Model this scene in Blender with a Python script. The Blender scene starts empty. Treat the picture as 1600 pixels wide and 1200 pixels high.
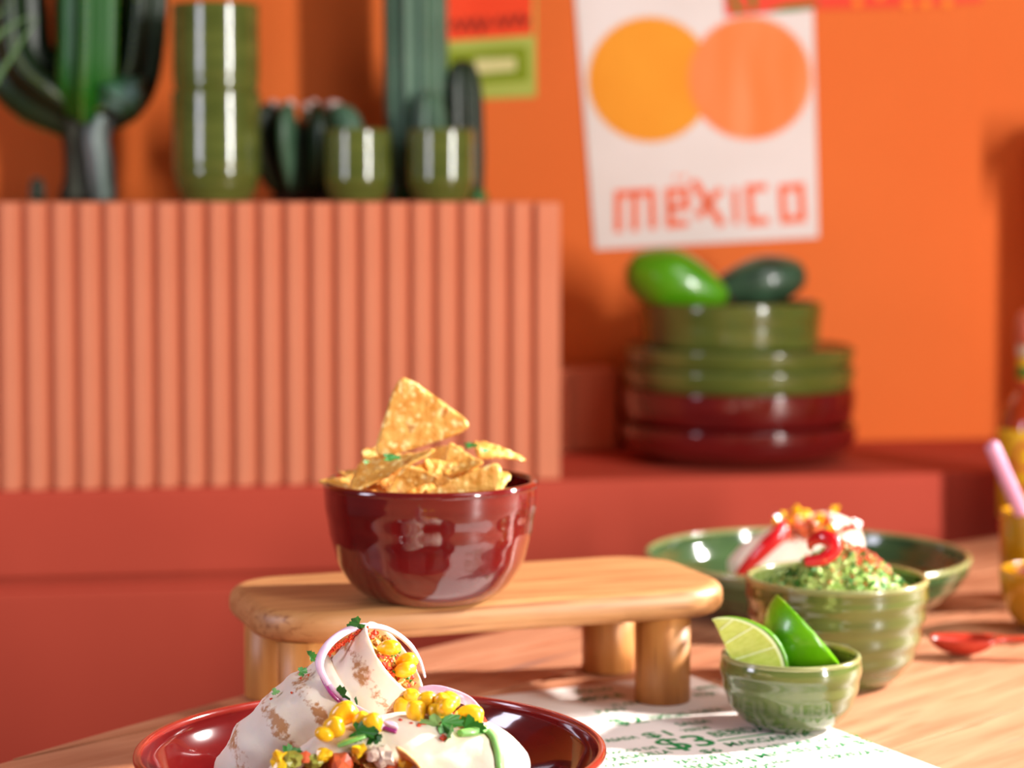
import bpy, bmesh, math, random
from mathutils import Vector, Matrix, Euler, noise
rnd = random.Random(7)
S = bpy.context.scene
C = S.collection
R = math.radians

# ------------------------------------------------------------------ camera
F_PX = 3360.0; PITCH = R(2.5); CAM_Z = .337; PY = 460.0
cam = bpy.data.cameras.new('camera')
cam.sensor_fit = 'HORIZONTAL'; cam.sensor_width = 36.0
cam.lens = F_PX / 1600 * 36
cam.shift_y = -(600 - PY) / 1600
cam.clip_start = .05; cam.clip_end = 60
cam.dof.use_dof = True
cam.dof.focus_distance = 1.19
cam.dof.aperture_fstop = 4.9
co = bpy.data.objects.new('camera', cam); C.objects.link(co)
co.location = (0, 0, CAM_Z); co.rotation_euler = (R(90) - PITCH, 0, 0)
S.camera = co

# ------------------------------------------------------------------ light
w = bpy.data.worlds.new('world'); S.world = w; w.use_nodes = True
bg = w.node_tree.nodes['Background']
bg.inputs[0].default_value = (1.0, .93, .88, 1); bg.inputs[1].default_value = .055

def area(name, loc, target, sx, sy, power, col=(1, 1, 1), spread=180):
    l = bpy.data.lights.new(name, 'AREA'); l.shape = 'RECTANGLE'; l.size = sx; l.size_y = sy
    l.energy = power; l.color = col; l.spread = R(spread)
    o = bpy.data.objects.new(name, l); C.objects.link(o); o.location = loc
    d = Vector(target) - Vector(loc); o.rotation_euler = d.to_track_quat('-Z', 'Y').to_euler()
    return o
area('key_lamp_light', (1.75, 1.95, 1.0), (.0, 1.22, .03), .10, .10, 10.5, (1, .94, .90), 52)
area('softbox_right_light', (1.87, -.09, .68), (.0, 2.3, .3), .165, 1.15, 58, (1, .96, .92))
area('softbox_top_light', (.80, 1.00, 1.35), (.0, 1.35, .05), .80, .60, 5, (1, .95, .93))
area('softbox_left_light', (-1.15, 1.02, .55), (-.1, 1.6, .12), .26, .7, 6.5, (.84, .82, 1))
S.view_settings.view_transform = 'Standard'; S.view_settings.look = 'None'
S.view_settings.exposure = .45; S.view_settings.gamma = 1; S.view_settings.use_curve_mapping = False

# ------------------------------------------------------------------ helpers: photograph rays -> places in the room
FW = Vector((0, math.cos(PITCH), -math.sin(PITCH))); UP = Vector((0, math.sin(PITCH), math.cos(PITCH)))
CAM = Vector((0, 0, CAM_Z))
def ray(x, y): return FW + Vector((1, 0, 0)) * ((x - 800) / F_PX) + UP * ((PY - y) / F_PX)
def P(x, y, Y): r = ray(x, y); return CAM + r * (Y / r.y)
def onz(x, y, z): r = ray(x, y); return CAM + r * ((z - CAM_Z) / r.z)
TH = R(8.87)                                   # the back set is turned by this
E1 = Vector((math.cos(TH), math.sin(TH), 0)); N1 = Vector((-math.sin(TH), math.cos(TH), 0))
N_FRONT = 2.132; N_WALL = 2.436; LEDGE_Z = .054; BOX_Z = .3355
def W(s, n, z): v = E1 * s + N1 * n; v.z = z; return v
def onwall(x, y, off=0.0):
    r = ray(x, y); return CAM + r * ((N_WALL - off) / r.dot(N1))

# ------------------------------------------------------------------ materials
def lin(c): return tuple(((v / 255) / 12.92 if v / 255 <= .04045 else ((v / 255 + .055) / 1.055) ** 2.4) for v in c) + (1,)
MATS = {}
def mat(name, c1, c2=None, scale=20, rough=.5, coat=0, bump=0, bscale=None, ramp=(.35, .65), stretch=None, detail=4, spec=.5, sss=0, trans=0, aniso=None):
    m = bpy.data.materials.new(name); m.use_nodes = True; nt = m.node_tree; b = nt.nodes['Principled BSDF']
    tc = nt.nodes.new('ShaderNodeTexCoord'); mp = nt.nodes.new('ShaderNodeMapping')
    nt.links.new(tc.outputs['Object'], mp.inputs[0])
    if stretch: mp.inputs['Scale'].default_value = stretch
    n = nt.nodes.new('ShaderNodeTexNoise'); n.inputs['Scale'].default_value = scale; n.inputs['Detail'].default_value = detail
    nt.links.new(mp.outputs[0], n.inputs['Vector'])
    cr = nt.nodes.new('ShaderNodeValToRGB')
    cr.color_ramp.elements[0].position = ramp[0]; cr.color_ramp.elements[1].position = ramp[1]
    cr.color_ramp.elements[0].color = lin(c1); cr.color_ramp.elements[1].color = lin(c2 or tuple(min(255, v * 1.07) for v in c1))
    nt.links.new(n.outputs['Fac'], cr.inputs[0]); nt.links.new(cr.outputs[0], b.inputs['Base Color'])
    b.inputs['Roughness'].default_value = rough; b.inputs['Specular IOR Level'].default_value = spec
    b.inputs['Coat Weight'].default_value = coat; b.inputs['Coat Roughness'].default_value = .04
    if sss: b.inputs['Subsurface Weight'].default_value = sss; b.inputs['Subsurface Radius'].default_value = (.004, .002, .001); b.inputs['Subsurface Scale'].default_value = 1
    if trans: b.inputs['Transmission Weight'].default_value = trans
    if bump:
        n2 = nt.nodes.new('ShaderNodeTexNoise'); n2.inputs['Scale'].default_value = bscale or scale * 3; n2.inputs['Detail'].default_value = 3
        nt.links.new(mp.outputs[0], n2.inputs['Vector'])
        bp = nt.nodes.new('ShaderNodeBump'); bp.inputs['Strength'].default_value = bump; bp.inputs['Distance'].default_value = .002
        nt.links.new(n2.outputs['Fac'], bp.inputs['Height']); nt.links.new(bp.outputs[0], b.inputs['Normal'])
    MATS[name] = m; m['links'] = 0
    return m
def over(m, col, scale, ramp, stretch=None, feature='noise', detail=3, vec_noise=0):
    """lay a second colour over a material's base colour through a noise or voronoi mask"""
    nt = m.node_tree; b = nt.nodes['Principled BSDF']; src = b.inputs['Base Color'].links[0].from_socket
    tc = nt.nodes.new('ShaderNodeTexCoord'); mp = nt.nodes.new('ShaderNodeMapping'); nt.links.new(tc.outputs['Object'], mp.inputs[0])
    if stretch: mp.inputs['Scale'].default_value = stretch
    if feature == 'noise':
        n = nt.nodes.new('ShaderNodeTexNoise'); n.inputs['Detail'].default_value = detail; out = n.outputs['Fac']
    else:
        n = nt.nodes.new('ShaderNodeTexVoronoi'); out = n.outputs['Distance']
    n.inputs['Scale'].default_value = scale; nt.links.new(mp.outputs[0], n.inputs['Vector'])
    cr = nt.nodes.new('ShaderNodeValToRGB'); cr.color_ramp.elements[0].position = ramp[0]; cr.color_ramp.elements[1].position = ramp[1]
    a, z = ((0, 0, 0, 1), (1, 1, 1, 1)) if feature == 'noise' else ((1, 1, 1, 1), (0, 0, 0, 1))
    cr.color_ramp.elements[0].color = a; cr.color_ramp.elements[1].color = z
    nt.links.new(out, cr.inputs[0])
    mx = nt.nodes.new('ShaderNodeMix'); mx.data_type = 'RGBA'
    nt.links.new(cr.outputs[0], mx.inputs['Factor']); nt.links.new(src, mx.inputs['A']); mx.inputs['B'].default_value = lin(col)
    nt.links.new(mx.outputs['Result'], b.inputs['Base Color'])
    return m

m_wall = mat('orange_paint', (222, 105, 40), (226, 110, 44), 3, .75, bump=.05, bscale=80, spec=.25)
m_red = mat('red_paint', (188, 70, 49), (194, 75, 53), 4, .7, bump=.05, bscale=60, spec=.25)
m_terra = mat('terracotta_paint', (216, 128, 92), (222, 134, 98), 6, .75, bump=.1, bscale=90, spec=.25)
m_terra_d = mat('terracotta_groove', (196, 98, 58), (204, 104, 64), 6, .8, spec=.2)
m_floor = mat('floor_concrete', (120, 88, 70), (130, 96, 78), 3, .7)
m_green = mat('olive_glaze', (74, 84, 30), (100, 108, 46), 18, .14, coat=.6, ramp=(.3, .7), stretch=(1, 1, 5))
m_green_l = mat('olive_glaze_pale', (66, 78, 32), (98, 110, 54), 14, .13, coat=.7, ramp=(.3, .7), stretch=(.6, .6, 6))
m_green_d = mat('deep_green_glaze', (52, 74, 42), (78, 102, 60), 14, .12, coat=.7, ramp=(.3, .7), stretch=(1, 1, 3))
m_rim = mat('worn_glaze_rim', (126, 130, 80), (146, 148, 96), 30, .2, coat=.5)
m_burg = mat('burgundy_glaze', (86, 13, 14), (106, 20, 18), 14, .1, coat=.8, ramp=(.3, .7), stretch=(.6, .6, 5))
m_burg_rim = mat('burgundy_rim', (126, 34, 27), (142, 42, 33), 30, .15, coat=.7)
m_yellow = mat('mustard_glaze', (182, 128, 8), (204, 150, 16), 14, .15, coat=.6)
m_board = mat('oak_board', (170, 114, 66), (194, 140, 88), 9, .45, ramp=(.3, .7), stretch=(1.2, 14, 14), bump=.08, bscale=30)
over(m_board, (140, 84, 42), 26, (.52, .70), stretch=(.5, 12, 12))
m_leg = mat('oak_leg', (178, 112, 52), (206, 142, 76), 9, .45, ramp=(.3, .7), stretch=(14, 14, 1), bump=.06, bscale=30)
over(m_leg, (150, 88, 38), 24, (.55, .7), stretch=(10, 10, .5))
m_plank = mat('table_wood', (170, 106, 72), (202, 144, 108), 6, .5, ramp=(.3, .7), stretch=(1, 9, 9), bump=.08, bscale=30)
over(m_plank, (158, 80, 40), 7, (.58, .72), stretch=(.8, 7, 7))
over(m_plank, (136, 96, 84), 5, (.64, .74), stretch=(.8, 8, 8))
m_paper = mat('paper', (236, 226, 218), (240, 231, 224), 30, .85, spec=.2)
m_print_g = mat('green_ink', (30, 128, 66), (38, 138, 74), 60, .8, spec=.2)
m_poster = mat('poster_paper', (226, 212, 204), (230, 217, 210), 12, .8, spec=.2)
m_sun_y = mat('print_yellow', (234, 146, 40), (236, 154, 46), 10, .8, spec=.2)
m_sun_o = mat('print_orange', (252, 128, 66), (252, 146, 92), 9, .8, stretch=(3, 1, .5), spec=.2)
m_let = mat('print_letter', (240, 98, 50), (242, 106, 58), 20, .8, spec=.2)
m_let_p = mat('print_letter_pale', (248, 132, 100), (248, 140, 110), 20, .8, spec=.2)
m_pred = mat('print_red', (240, 70, 36), (242, 76, 40), 10, .8, spec=.2)
m_pdark = mat('print_dark_red', (150, 42, 26), (160, 46, 28), 10, .8, spec=.2)
m_pgreen = mat('print_lime', (124, 142, 24), (132, 150, 30), 10, .8, spec=.2)
m_pgreen_l = mat('print_lime_pale', (168, 178, 80), (176, 186, 90), 10, .8, spec=.2)
m_pcream = mat('print_cream', (212, 204, 140), (220, 210, 150), 10, .8, spec=.2)
m_pink = mat('print_pink', (232, 72, 52), (236, 82, 62), 8, .8, spec=.2)
m_pleaf = mat('print_leaf', (72, 120, 44), (82, 130, 52), 14, .8, spec=.2)
m_pdot = mat('print_dot', (246, 130, 40), (248, 140, 46), 14, .8, spec=.2)
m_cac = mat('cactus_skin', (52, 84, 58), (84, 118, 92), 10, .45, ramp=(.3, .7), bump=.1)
m_cac_d = mat('cactus_dark_green', (18, 36, 16), (30, 54, 24), 10, .4, ramp=(.3, .7))  # dark green skin shared by the darker cactus parts
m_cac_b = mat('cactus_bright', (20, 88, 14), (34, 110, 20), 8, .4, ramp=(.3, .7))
m_cac_e = mat('cactus_edge', (118, 140, 50), (130, 150, 60), 14, .5)
m_bark = mat('cactus_bark', (38, 42, 26), (62, 66, 50), 16, .7, bump=.2)
m_aloe = mat('aloe_leaf', (74, 110, 58), (96, 132, 74), 14, .4)
m_tip = mat('cactus_tip', (206, 170, 160), (220, 190, 182), 40, .7)
m_soil = mat('dry_soil', (60, 34, 22), (84, 48, 30), 60, .9, bump=.4)
m_avo_l = mat('avocado_green', (70, 138, 8), (92, 160, 14), 10, .28, coat=.4)
m_avo_d = mat('avocado_dark', (34, 52, 34), (62, 92, 66), 30, .32, coat=.4, bump=.35, bscale=180)
m_chip = mat('corn_chip', (216, 142, 44), (240, 186, 92), 110, .6, bump=.9, bscale=260, ramp=(.32, .64), sss=.1)
over(m_chip, (255, 226, 150), 210, (.56, .66))
over(m_chip, (196, 116, 34), 90, (.6, .72))
over(m_chip, (112, 84, 60), 34, (.05, .075), feature='voronoi')
m_herb = mat('parsley_green', (28, 96, 20), (56, 136, 42), 120, .5, sss=.1)
m_herb_l = mat('herb_pale', (112, 172, 92), (150, 200, 130), 120, .5, sss=.1)
m_wrap = mat('flour_tortilla', (238, 218, 196), (246, 230, 212), 30, .6, bump=.25, bscale=90, sss=.25)
def toast(m, axis, period, phase, col):
    nt = m.node_tree; b = nt.nodes['Principled BSDF']; src = b.inputs['Base Color'].links[0].from_socket
    tc = nt.nodes.new('ShaderNodeTexCoord'); dt = nt.nodes.new('ShaderNodeVectorMath'); dt.operation = 'DOT_PRODUCT'; dt.inputs[1].default_value = axis
    nt.links.new(tc.outputs['Object'], dt.inputs[0])
    def math_(op, a, bv):
        n = nt.nodes.new('ShaderNodeMath'); n.operation = op; nt.links.new(a, n.inputs[0])
        if isinstance(bv, (int, float)): n.inputs[1].default_value = bv
        else: nt.links.new(bv, n.inputs[1])
        return n.outputs[0]
    def nz(sc, det):
        n = nt.nodes.new('ShaderNodeTexNoise'); n.inputs['Scale'].default_value = sc; n.inputs['Detail'].default_value = det; nt.links.new(tc.outputs['Object'], n.inputs['Vector']); return n.outputs['Fac']
    wob = math_('MULTIPLY', nz(38, 2), 5.0)
    ph = math_('ADD', math_('MULTIPLY', dt.outputs['Value'], 2 * math.pi / period), phase)
    sn = nt.nodes.new('ShaderNodeMath'); sn.operation = 'SINE'; nt.links.new(math_('ADD', ph, wob), sn.inputs[0])
    band = math_('MULTIPLY', sn.outputs[0], .30); fine = math_('MULTIPLY', nz(420, 3), .55); mid = math_('MULTIPLY', nz(70, 2), .75)
    v = math_('ADD', math_('ADD', band, fine), mid)
    cr = nt.nodes.new('ShaderNodeValToRGB'); cr.color_ramp.elements[0].position = .85; cr.color_ramp.elements[1].position = 1.08; nt.links.new(v, cr.inputs[0])
    mx = nt.nodes.new('ShaderNodeMix'); mx.data_type = 'RGBA'; nt.links.new(cr.outputs[0], mx.inputs['Factor']); nt.links.new(src, mx.inputs['A']); mx.inputs['B'].default_value = lin(col)
    nt.links.new(mx.outputs['Result'], b.inputs['Base Color'])
toast(m_wrap, (.75, 0, .66), .026, 1.0, (188, 134, 86))
m_wrap2 = mat('flour_tortilla_plain', (238, 218, 196), (246, 230, 212), 30, .6, bump=.25, bscale=90, sss=.25)
over(m_wrap2, (206, 156, 104), 46, (.62, .78), stretch=(.6, 1, 1))
m_wrap_in = mat('tortilla_inside', (206, 152, 84), (222, 176, 108), 50, .6, sss=.2)
m_fill = mat('filling_yellow', (186, 128, 44), (224, 176, 84), 140, .45, coat=.3, bump=.5, ramp=(.3, .7))
m_fill_r = mat('filling_red', (214, 84, 44), (228, 108, 64), 100, .35, coat=.4)
m_fill_w = mat('filling_chicken', (226, 196, 172), (236, 212, 192), 100, .5)
m_fill_g = mat('filling_pickle', (150, 152, 50), (172, 172, 74), 100, .35, coat=.3)
m_corn = mat('corn_kernel', (250, 186, 14), (255, 208, 40), 60, .28, coat=.4, sss=.3)
m_spice = mat('paprika', (190, 44, 14), (214, 72, 26), 300, .6)
m_onion = mat('onion_flesh', (226, 190, 218), (238, 212, 232), 90, .3, coat=.3, sss=.3)
m_onion_e = mat('onion_skin', (158, 40, 116), (178, 66, 138), 90, .3, coat=.3)
m_chili = mat('red_chili', (206, 20, 30), (222, 36, 42), 40, .18, coat=.7)
m_guac = mat('guacamole', (150, 186, 78), (196, 214, 128), 120, .45, coat=.2, bump=.6)
m_lime_p = mat('lime_peel', (84, 158, 6), (122, 186, 14), 18, .28, coat=.4, bump=.12, bscale=260, ramp=(.3, .7))
m_lime_f = mat('lime_flesh', (180, 192, 84), (196, 206, 104), 160, .25, coat=.4, stretch=(1, 1, 3), sss=.3)
m_lime_w = mat('lime_pith', (222, 230, 178), (230, 236, 190), 60, .5)
m_spoon = mat('coral_plastic', (172, 48, 32), (182, 55, 37), 20, .25, coat=.5)
m_spoon_p = mat('pale_pink_plastic', (208, 160, 156), (214, 168, 164), 20, .3, coat=.3)
m_straw = mat('pink_plastic', (204, 142, 170), (212, 152, 180), 20, .35)
m_salsa = mat('red_salsa', (150, 24, 12), (176, 40, 20), 120, .2, coat=.6, bump=.4)
m_sauce = mat('hot_sauce', (160, 48, 14), (184, 64, 20), 20, .1, coat=.8)
m_lab_y = mat('label_yellow', (232, 178, 20), (238, 188, 30), 30, .5)
m_lab_r = mat('label_red', (204, 60, 30), (212, 72, 40), 30, .5)
m_lab_g = mat('label_green', (80, 120, 30), (92, 132, 40), 30, .5)
m_cap = mat('cap_wood', (206, 92, 60), (214, 110, 80), 20, .4)
m_collar = mat('pale_collar', (216, 186, 150), (224, 196, 164), 20, .4)

# ------------------------------------------------------------------ object helpers
def link(name, me, parent=None, loc=None, rot=None):
    o = bpy.data.objects.new(name, me); C.objects.link(o)
    if parent: o.parent = parent
    if loc is not None: o.location = loc
    if rot is not None: o.rotation_euler = rot
    return o
def mesh(name, vs, fs, m, parent=None, loc=None, rot=None, smooth=True):
    me = bpy.data.meshes.new(name); me.from_pydata([tuple(v) for v in vs], [], fs); me.update()
    if smooth: me.polygons.foreach_set('use_smooth', [True] * len(me.polygons))
    for mm in (m if isinstance(m, (list, tuple)) else [m]): me.materials.append(mm)
    return link(name, me, parent, loc, rot)
def bmobj(name, bm, m, parent=None, loc=None, rot=None, smooth=True):
    bmesh.ops.recalc_face_normals(bm, faces=bm.faces)
    me = bpy.data.meshes.new(name); bm.to_mesh(me); bm.free()
    if smooth: me.polygons.foreach_set('use_smooth', [True] * len(me.polygons))
    for mm in (m if isinstance(m, (list, tuple)) else [m]): me.materials.append(mm)
    return link(name, me, parent, loc, rot)
def tag(o, label=None, cat=None, group=None, kind=None):
    if label: o['label'] = label
    if cat: o['category'] = cat
    if group: o['group'] = group
    if kind: o['kind'] = kind
    return o
def thing(name, label, cat, loc=(0, 0, 0), rot=(0, 0, 0), group=None):
    o = bpy.data.objects.new(name, None); C.objects.link(o); o.location = loc; o.rotation_euler = rot
    o.empty_display_size = .02
    return tag(o, label, cat, group)
def lathe(prof, n=64):
    """closed profile of (r, z) points starting and ending on the axis"""
    vs, fs, rows = [], [], []
    for r, z in prof:
        if r < 1e-6: vs.append((0, 0, z)); rows.append([len(vs) - 1])
        else:
            b = len(vs)
            for k in range(n): a = 2 * math.pi * k / n; vs.append((r * math.cos(a), r * math.sin(a), z))
            rows.append(list(range(b, b + n)))
    for A, B in zip(rows, rows[1:]):
        for k in range(n):
            k2 = (k + 1) % n
            if len(A) == 1: fs.append((A[0], B[k2], B[k]))
            elif len(B) == 1: fs.append((A[k], A[k2], B[0]))
            else: fs.append((A[k], A[k2], B[k2], B[k]))
    return vs, fs
def smooth_prof(pts, sub=5):
    """Catmull-Rom through profile points"""
    out = []
    for i in range(len(pts) - 1):
        p0 = pts[max(i - 1, 0)]; p1 = pts[i]; p2 = pts[i + 1]; p3 = pts[min(i + 2, len(pts) - 1)]
        for k in range(sub):
            t = k / sub
            out.append(tuple(.5 * (2 * b + (c - a) * t + (2 * a - 5 * b + 4 * c - d) * t * t + (3 * b - a - 3 * c + d) * t ** 3) for a, b, c, d in zip(p0, p1, p2, p3)))
    out.append(tuple(pts[-1])); return out
def spline(pts, sub=6): return [Vector(p) for p in smooth_prof([tuple(p) for p in pts], sub)]
def frames(path):
    T = []
    for i in range(len(path)): T.append((path[min(i + 1, len(path) - 1)] - path[max(i - 1, 0)]).normalized())
    up = Vector((0, 0, 1)) if abs(T[0].z) < .9 else Vector((0, -1, 0))
    X = T[0].cross(up).normalized(); out = []
    for t in T:
        X = (X - t * X.dot(t)).normalized(); out.append((t, X, t.cross(X)))
    return out
def tube(path, rad, n=14, sec=None, caps=True, disp=None):
    """sweep; rad = radius or list; sec(a) scales the section radius; disp(i,a,p) adds to it"""
    fr = frames(path); vs, fs = [], []
    for i, (p, (t, X, Y)) in enumerate(zip(path, fr)):
        r = rad[i] if isinstance(rad, (list, tuple)) else rad
        for k in range(n):
            a = 2 * math.pi * k / n
            s = sec(a) if sec else 1
            if isinstance(s, tuple): q = X * (s[0] * r) + Y * (s[1] * r)
            else:
                rr = r * s + (disp(i, a, p) if disp else 0); q = X * (math.cos(a) * rr) + Y * (math.sin(a) * rr)
            vs.append(p + q)
    for i in range(len(path) - 1):
        for k in range(n):
            k2 = (k + 1) % n; fs.append((i * n + k, i * n + k2, (i + 1) * n + k2, (i + 1) * n + k))
    if caps: fs.append(tuple(range(n - 1, -1, -1))); fs.append(tuple((len(path) - 1) * n + k for k in range(n)))
    return vs, fs
def box(bm, lo, hi, M=None):
    r = bmesh.ops.create_cube(bm, size=1); v = r['verts']
    lo, hi = Vector(lo), Vector(hi)
    for q in v: q.co = Vector(((q.co.x + .5) * (hi.x - lo.x) + lo.x, (q.co.y + .5) * (hi.y - lo.y) + lo.y, (q.co.z + .5) * (hi.z - lo.z) + lo.z))
    if M is not None: bmesh.ops.transform(bm, matrix=M, verts=v)
    return v
def bevel_box(name, lo, hi, m, parent=None, bev=.003, loc=None, rot=None, seg=2):
    bm = bmesh.new(); box(bm, lo, hi); bmesh.ops.bevel(bm, geom=bm.edges[:], offset=bev, segments=seg, affect='EDGES', profile=.5)
    return bmobj(name, bm, m, parent, loc, rot, smooth=False)
def recalc(o):
    bm = bmesh.new(); bm.from_mesh(o.data); bmesh.ops.recalc_face_normals(bm, faces=bm.faces); bm.to_mesh(o.data); bm.free(); return o
def copy_thing(o, loc, label, rot=None):
    c = o.copy(); C.objects.link(c); c.location = loc; c['label'] = label
    if rot is not None: c.rotation_euler = rot
    for ch in [x for x in C.objects if x.parent == o]:
        d = ch.copy(); C.objects.link(d); d.parent = c
        for g in [x for x in C.objects if x.parent == ch]:
            e = g.copy(); C.objects.link(e); e.parent = d
    return c

# ------------------------------------------------------------------ the setting
def struct(o): o['kind'] = 'structure'; return o
def setbox(name, s0, s1, n0, n1, z0, z1, m, bev=.002):
    o = bevel_box(name, (s0, 0, z0), (s1, n1 - n0, z1), m, None, bev); o.location = (N1 * n0); o.rotation_euler = (0, 0, TH); return struct(o)
s_joint = onwall(1512, 600).dot(E1)
setbox('wall_back', -2.6, s_joint, N_WALL, N_WALL + .08, -.78, 2.0, m_wall, .0001)
o = bevel_box('wall_right', (0, 0, -.78), (1.8, .08, 2.0), m_wall, None, .0001)
o.location = W(s_joint + .0002, N_WALL + .0002, 0); o.rotation_euler = (0, 0, TH + R(4)); struct(o)
setbox('floor', -3, 3, -1.2, 2.6, -.82, -.78, m_floor)
setbox('trim_1', -2.4, 2.4, N_FRONT, N_WALL - .001, -.033, LEDGE_Z, m_red, .004)
setbox('trim_2', -2.4, 2.4, N_FRONT + .006, N_WALL - .001, -.044, -.0335, m_red, .001)
setbox('trim_3', -2.4, 2.4, N_FRONT + .001, N_WALL - .001, -.779, -.0445, m_red, .004)
# unseen post with wider capital, added to cast the shadow on the right wall
sp = onwall(1660, 400).dot(E1)
setbox('shadow_post', sp - .032, sp + .078, N_WALL - .16, N_WALL - .05, LEDGE_Z + .0005, .37, m_wall, .006)
setbox('shadow_post_cap', sp - .050, sp + .096, N_WALL - .175, N_WALL - .035, .3705, .43, m_wall, .01)

# ------------------------------------------------------------------ round table of planks
TC = Vector((2.8446, -.8011)); TR = 3.7764
def clip(poly, nx, ny, d):
    out = []
    for i, a in enumerate(poly):
        b = poly[(i + 1) % len(poly)]; da = a[0] * nx + a[1] * ny - d; db = b[0] * nx + b[1] * ny - d
        if da <= 0: out.append(a)
        if (da < 0 < db) or (db < 0 < da): t = da / (da - db); out.append((a[0] + (b[0] - a[0]) * t, a[1] + (b[1] - a[1]) * t))
    return out
outline = [(-.9, .25), (1.25, .25), (1.25, 2.4), (-.9, 2.4)]
for k in range(160):
    a = R(105 + 60 * k / 159); outline = clip(outline, math.cos(a), math.sin(a), TC.x * math.cos(a) + TC.y * math.sin(a) + TR)
outline = clip(outline, N1.x, N1.y, N_FRONT - .03)
table = thing('wooden_table', 'warm brown plank table with a gently curved edge, carrying the food', 'table', (0, 0, 0))
PA = R(47); pd = Vector((math.cos(PA), math.sin(PA))); pn = Vector((-math.sin(PA), math.cos(PA)))
offs = [-.9]
while offs[-1] < 1.6: offs.append(offs[-1] + rnd.choice([.09, .105, .12]))
for a, b in zip(offs, offs[1:]):
    q = clip(clip(outline, pn.x, pn.y, b - .0011), -pn.x, -pn.y, -(a + .0011))
    if len(q) < 3: continue
    bm = bmesh.new(); top = []
    c0 = Vector((sum(v[0] for v in q) / len(q), sum(v[1] for v in q) / len(q)))
    Mi = Matrix.Rotation(-PA, 4, 'Z')
    loc = [Mi @ Vector((v[0] - c0.x, v[1] - c0.y, 0)) for v in q]
    f = bm.faces.new([bm.verts.new(v) for v in loc]); e = bmesh.ops.extrude_face_region(bm, geom=[f])
    bmesh.ops.translate(bm, verts=[x for x in e['geom'] if isinstance(x, bmesh.types.BMVert)], vec=(0, 0, -.03))
    bmesh.ops.bevel(bm, geom=[x for x in bm.edges if all(abs(v.co.z) < 1e-6 for v in x.verts)], offset=.0012, segments=2, affect='EDGES')
    bmobj('plank', bm, m_plank, table, (c0.x, c0.y, 0), (0, 0, PA), smooth=False)
for (x, y) in [(.25, .75), (1.0, .6), (.95, 1.75), (.22, 1.5)]:
    vs, fs = tube([Vector((0, 0, -.779)), Vector((0, 0, -.0305))], [.022, .03], 20); mesh('leg', vs, fs, m_leg, table, (x, y, 0), smooth=False)

# ------------------------------------------------------------------ posters on the wall (flat print, laid on the wall where it hangs)
def flat(name, px, m, parent, off, th=.0003):
    vs = [onwall(x, y, off) for x, y in px] + [onwall(x, y, off - th) for x, y in px]; n = len(px)
    fs = [tuple(range(n)), tuple(range(2 * n - 1, n - 1, -1))] + [(i, n + i, n + (i + 1) % n, (i + 1) % n) for i in range(n)]
    return recalc(mesh(name, vs, fs, m, parent, smooth=False))
def stroke(name, pts, wd, m, parent, off, closed=False):
    """thick line in photograph units, mitred, as one flat mesh"""
    n = len(pts); L, Rr = [], []
    for i in range(n):
        a = Vector(pts[(i - 1) % n]) if (closed or i) else None; b = Vector(pts[i]); c = Vector(pts[(i + 1) % n]) if (closed or i < n - 1) else None
        d1 = (b - a).normalized() if a else (c - b).normalized(); d2 = (c - b).normalized() if c else d1
        n1 = Vector((-d1.y, d1.x)); n2 = Vector((-d2.y, d2.x)); mm = (n1 + n2).normalized(); k = wd / 2 / max(.4, mm.dot(n1))
        L.append(b + mm * k); Rr.append(b - mm * k)
    vs = [onwall(p.x, p.y, off) for p in L + Rr]; fs = []
    for i in range(n if closed else n - 1): j = (i + 1) % n; fs.append((i, j, n + j, n + i))
    return mesh(name, vs, fs, m, parent, smooth=False)
po = thing('travel_poster', 'white poster with two jagged suns and orange word on the orange wall', 'poster')
flat('sheet', [(894, -60), (930, 390), (1279, 371), (1269, -60)], m_poster, po, .0022, .0006)
def sun(cx, cy, r, m, off, n=56):
    p = []
    for k in range(2 * n): a = math.pi * k / n; rr = r + (3.2 if k % 2 else -3.2); p.append((cx + rr * math.cos(a), cy + rr * math.sin(a)))
    flat('sun_print', p, m, po, off, .0001)
sun(1016, 124, 98, m_sun_y, .0028); sun(1172, 122, 96, m_sun_o, .0032)
lw = 11.5
for pts, ww, m, cl in [([(966, 363), (966, 303), (1018, 300), (1020, 358)], lw, m_let, 0), ([(992, 361), (992, 303)], lw, m_let, 0),
        ([(1046, 325), (1073, 322), (1071, 297), (1045, 299), (1047, 351), (1075, 348)], lw, m_let, 0),
        ([(1083, 282), (1106, 318), (1129, 352)], lw + 1, m_let, 0), ([(1127, 295), (1106, 318), (1089, 340)], lw, m_let, 0),
        ([(1148, 294), (1151, 350)], 9, m_let, 0), ([(1198, 292), (1170, 294), (1174, 347), (1201, 344)], lw, m_let, 0),
        ([(1222, 294), (1251, 291), (1254, 341), (1225, 344)], lw, m_let, 1), ([(1055, 281), (1058, 274)], 6, m_let_p, 0), ([(1068, 280), (1071, 273)], 6, m_let_p, 0)]:
    stroke('lettering', pts, ww, m, po, .0028, bool(cl))
po = thing('small_poster', 'small poster, red above and lime green below, behind the tall cactus', 'poster')
flat('sheet', [(690, -60), (690, 158), (838, 151), (836, -60)], m_pgreen_l, po, .0016, .0005)
flat('red_panel', [(690, -60), (690, 65), (833, 55), (833, -60)], m_pred, po, .0021, .0001)
stroke('printed_line', [(704, 44), (712, 34), (720, 46), (728, 32), (736, 46), (744, 30), (752, 47), (760, 31), (766, 42)], 7, m_pdark, po, .0026)
stroke('printed_line', [(774, 40), (780, 29), (788, 41), (796, 27), (804, 38), (812, 24), (820, 38), (826, 26)], 7, m_pdark, po, .0026)
flat('green_panel', [(692, 82), (692, 134), (826, 126), (824, 72)], m_pgreen, po, .0021, .0001)
flat('cream_patch', [(742, 92), (744, 116), (806, 110), (806, 90)], m_pcream, po, .0026, .0001)
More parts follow.
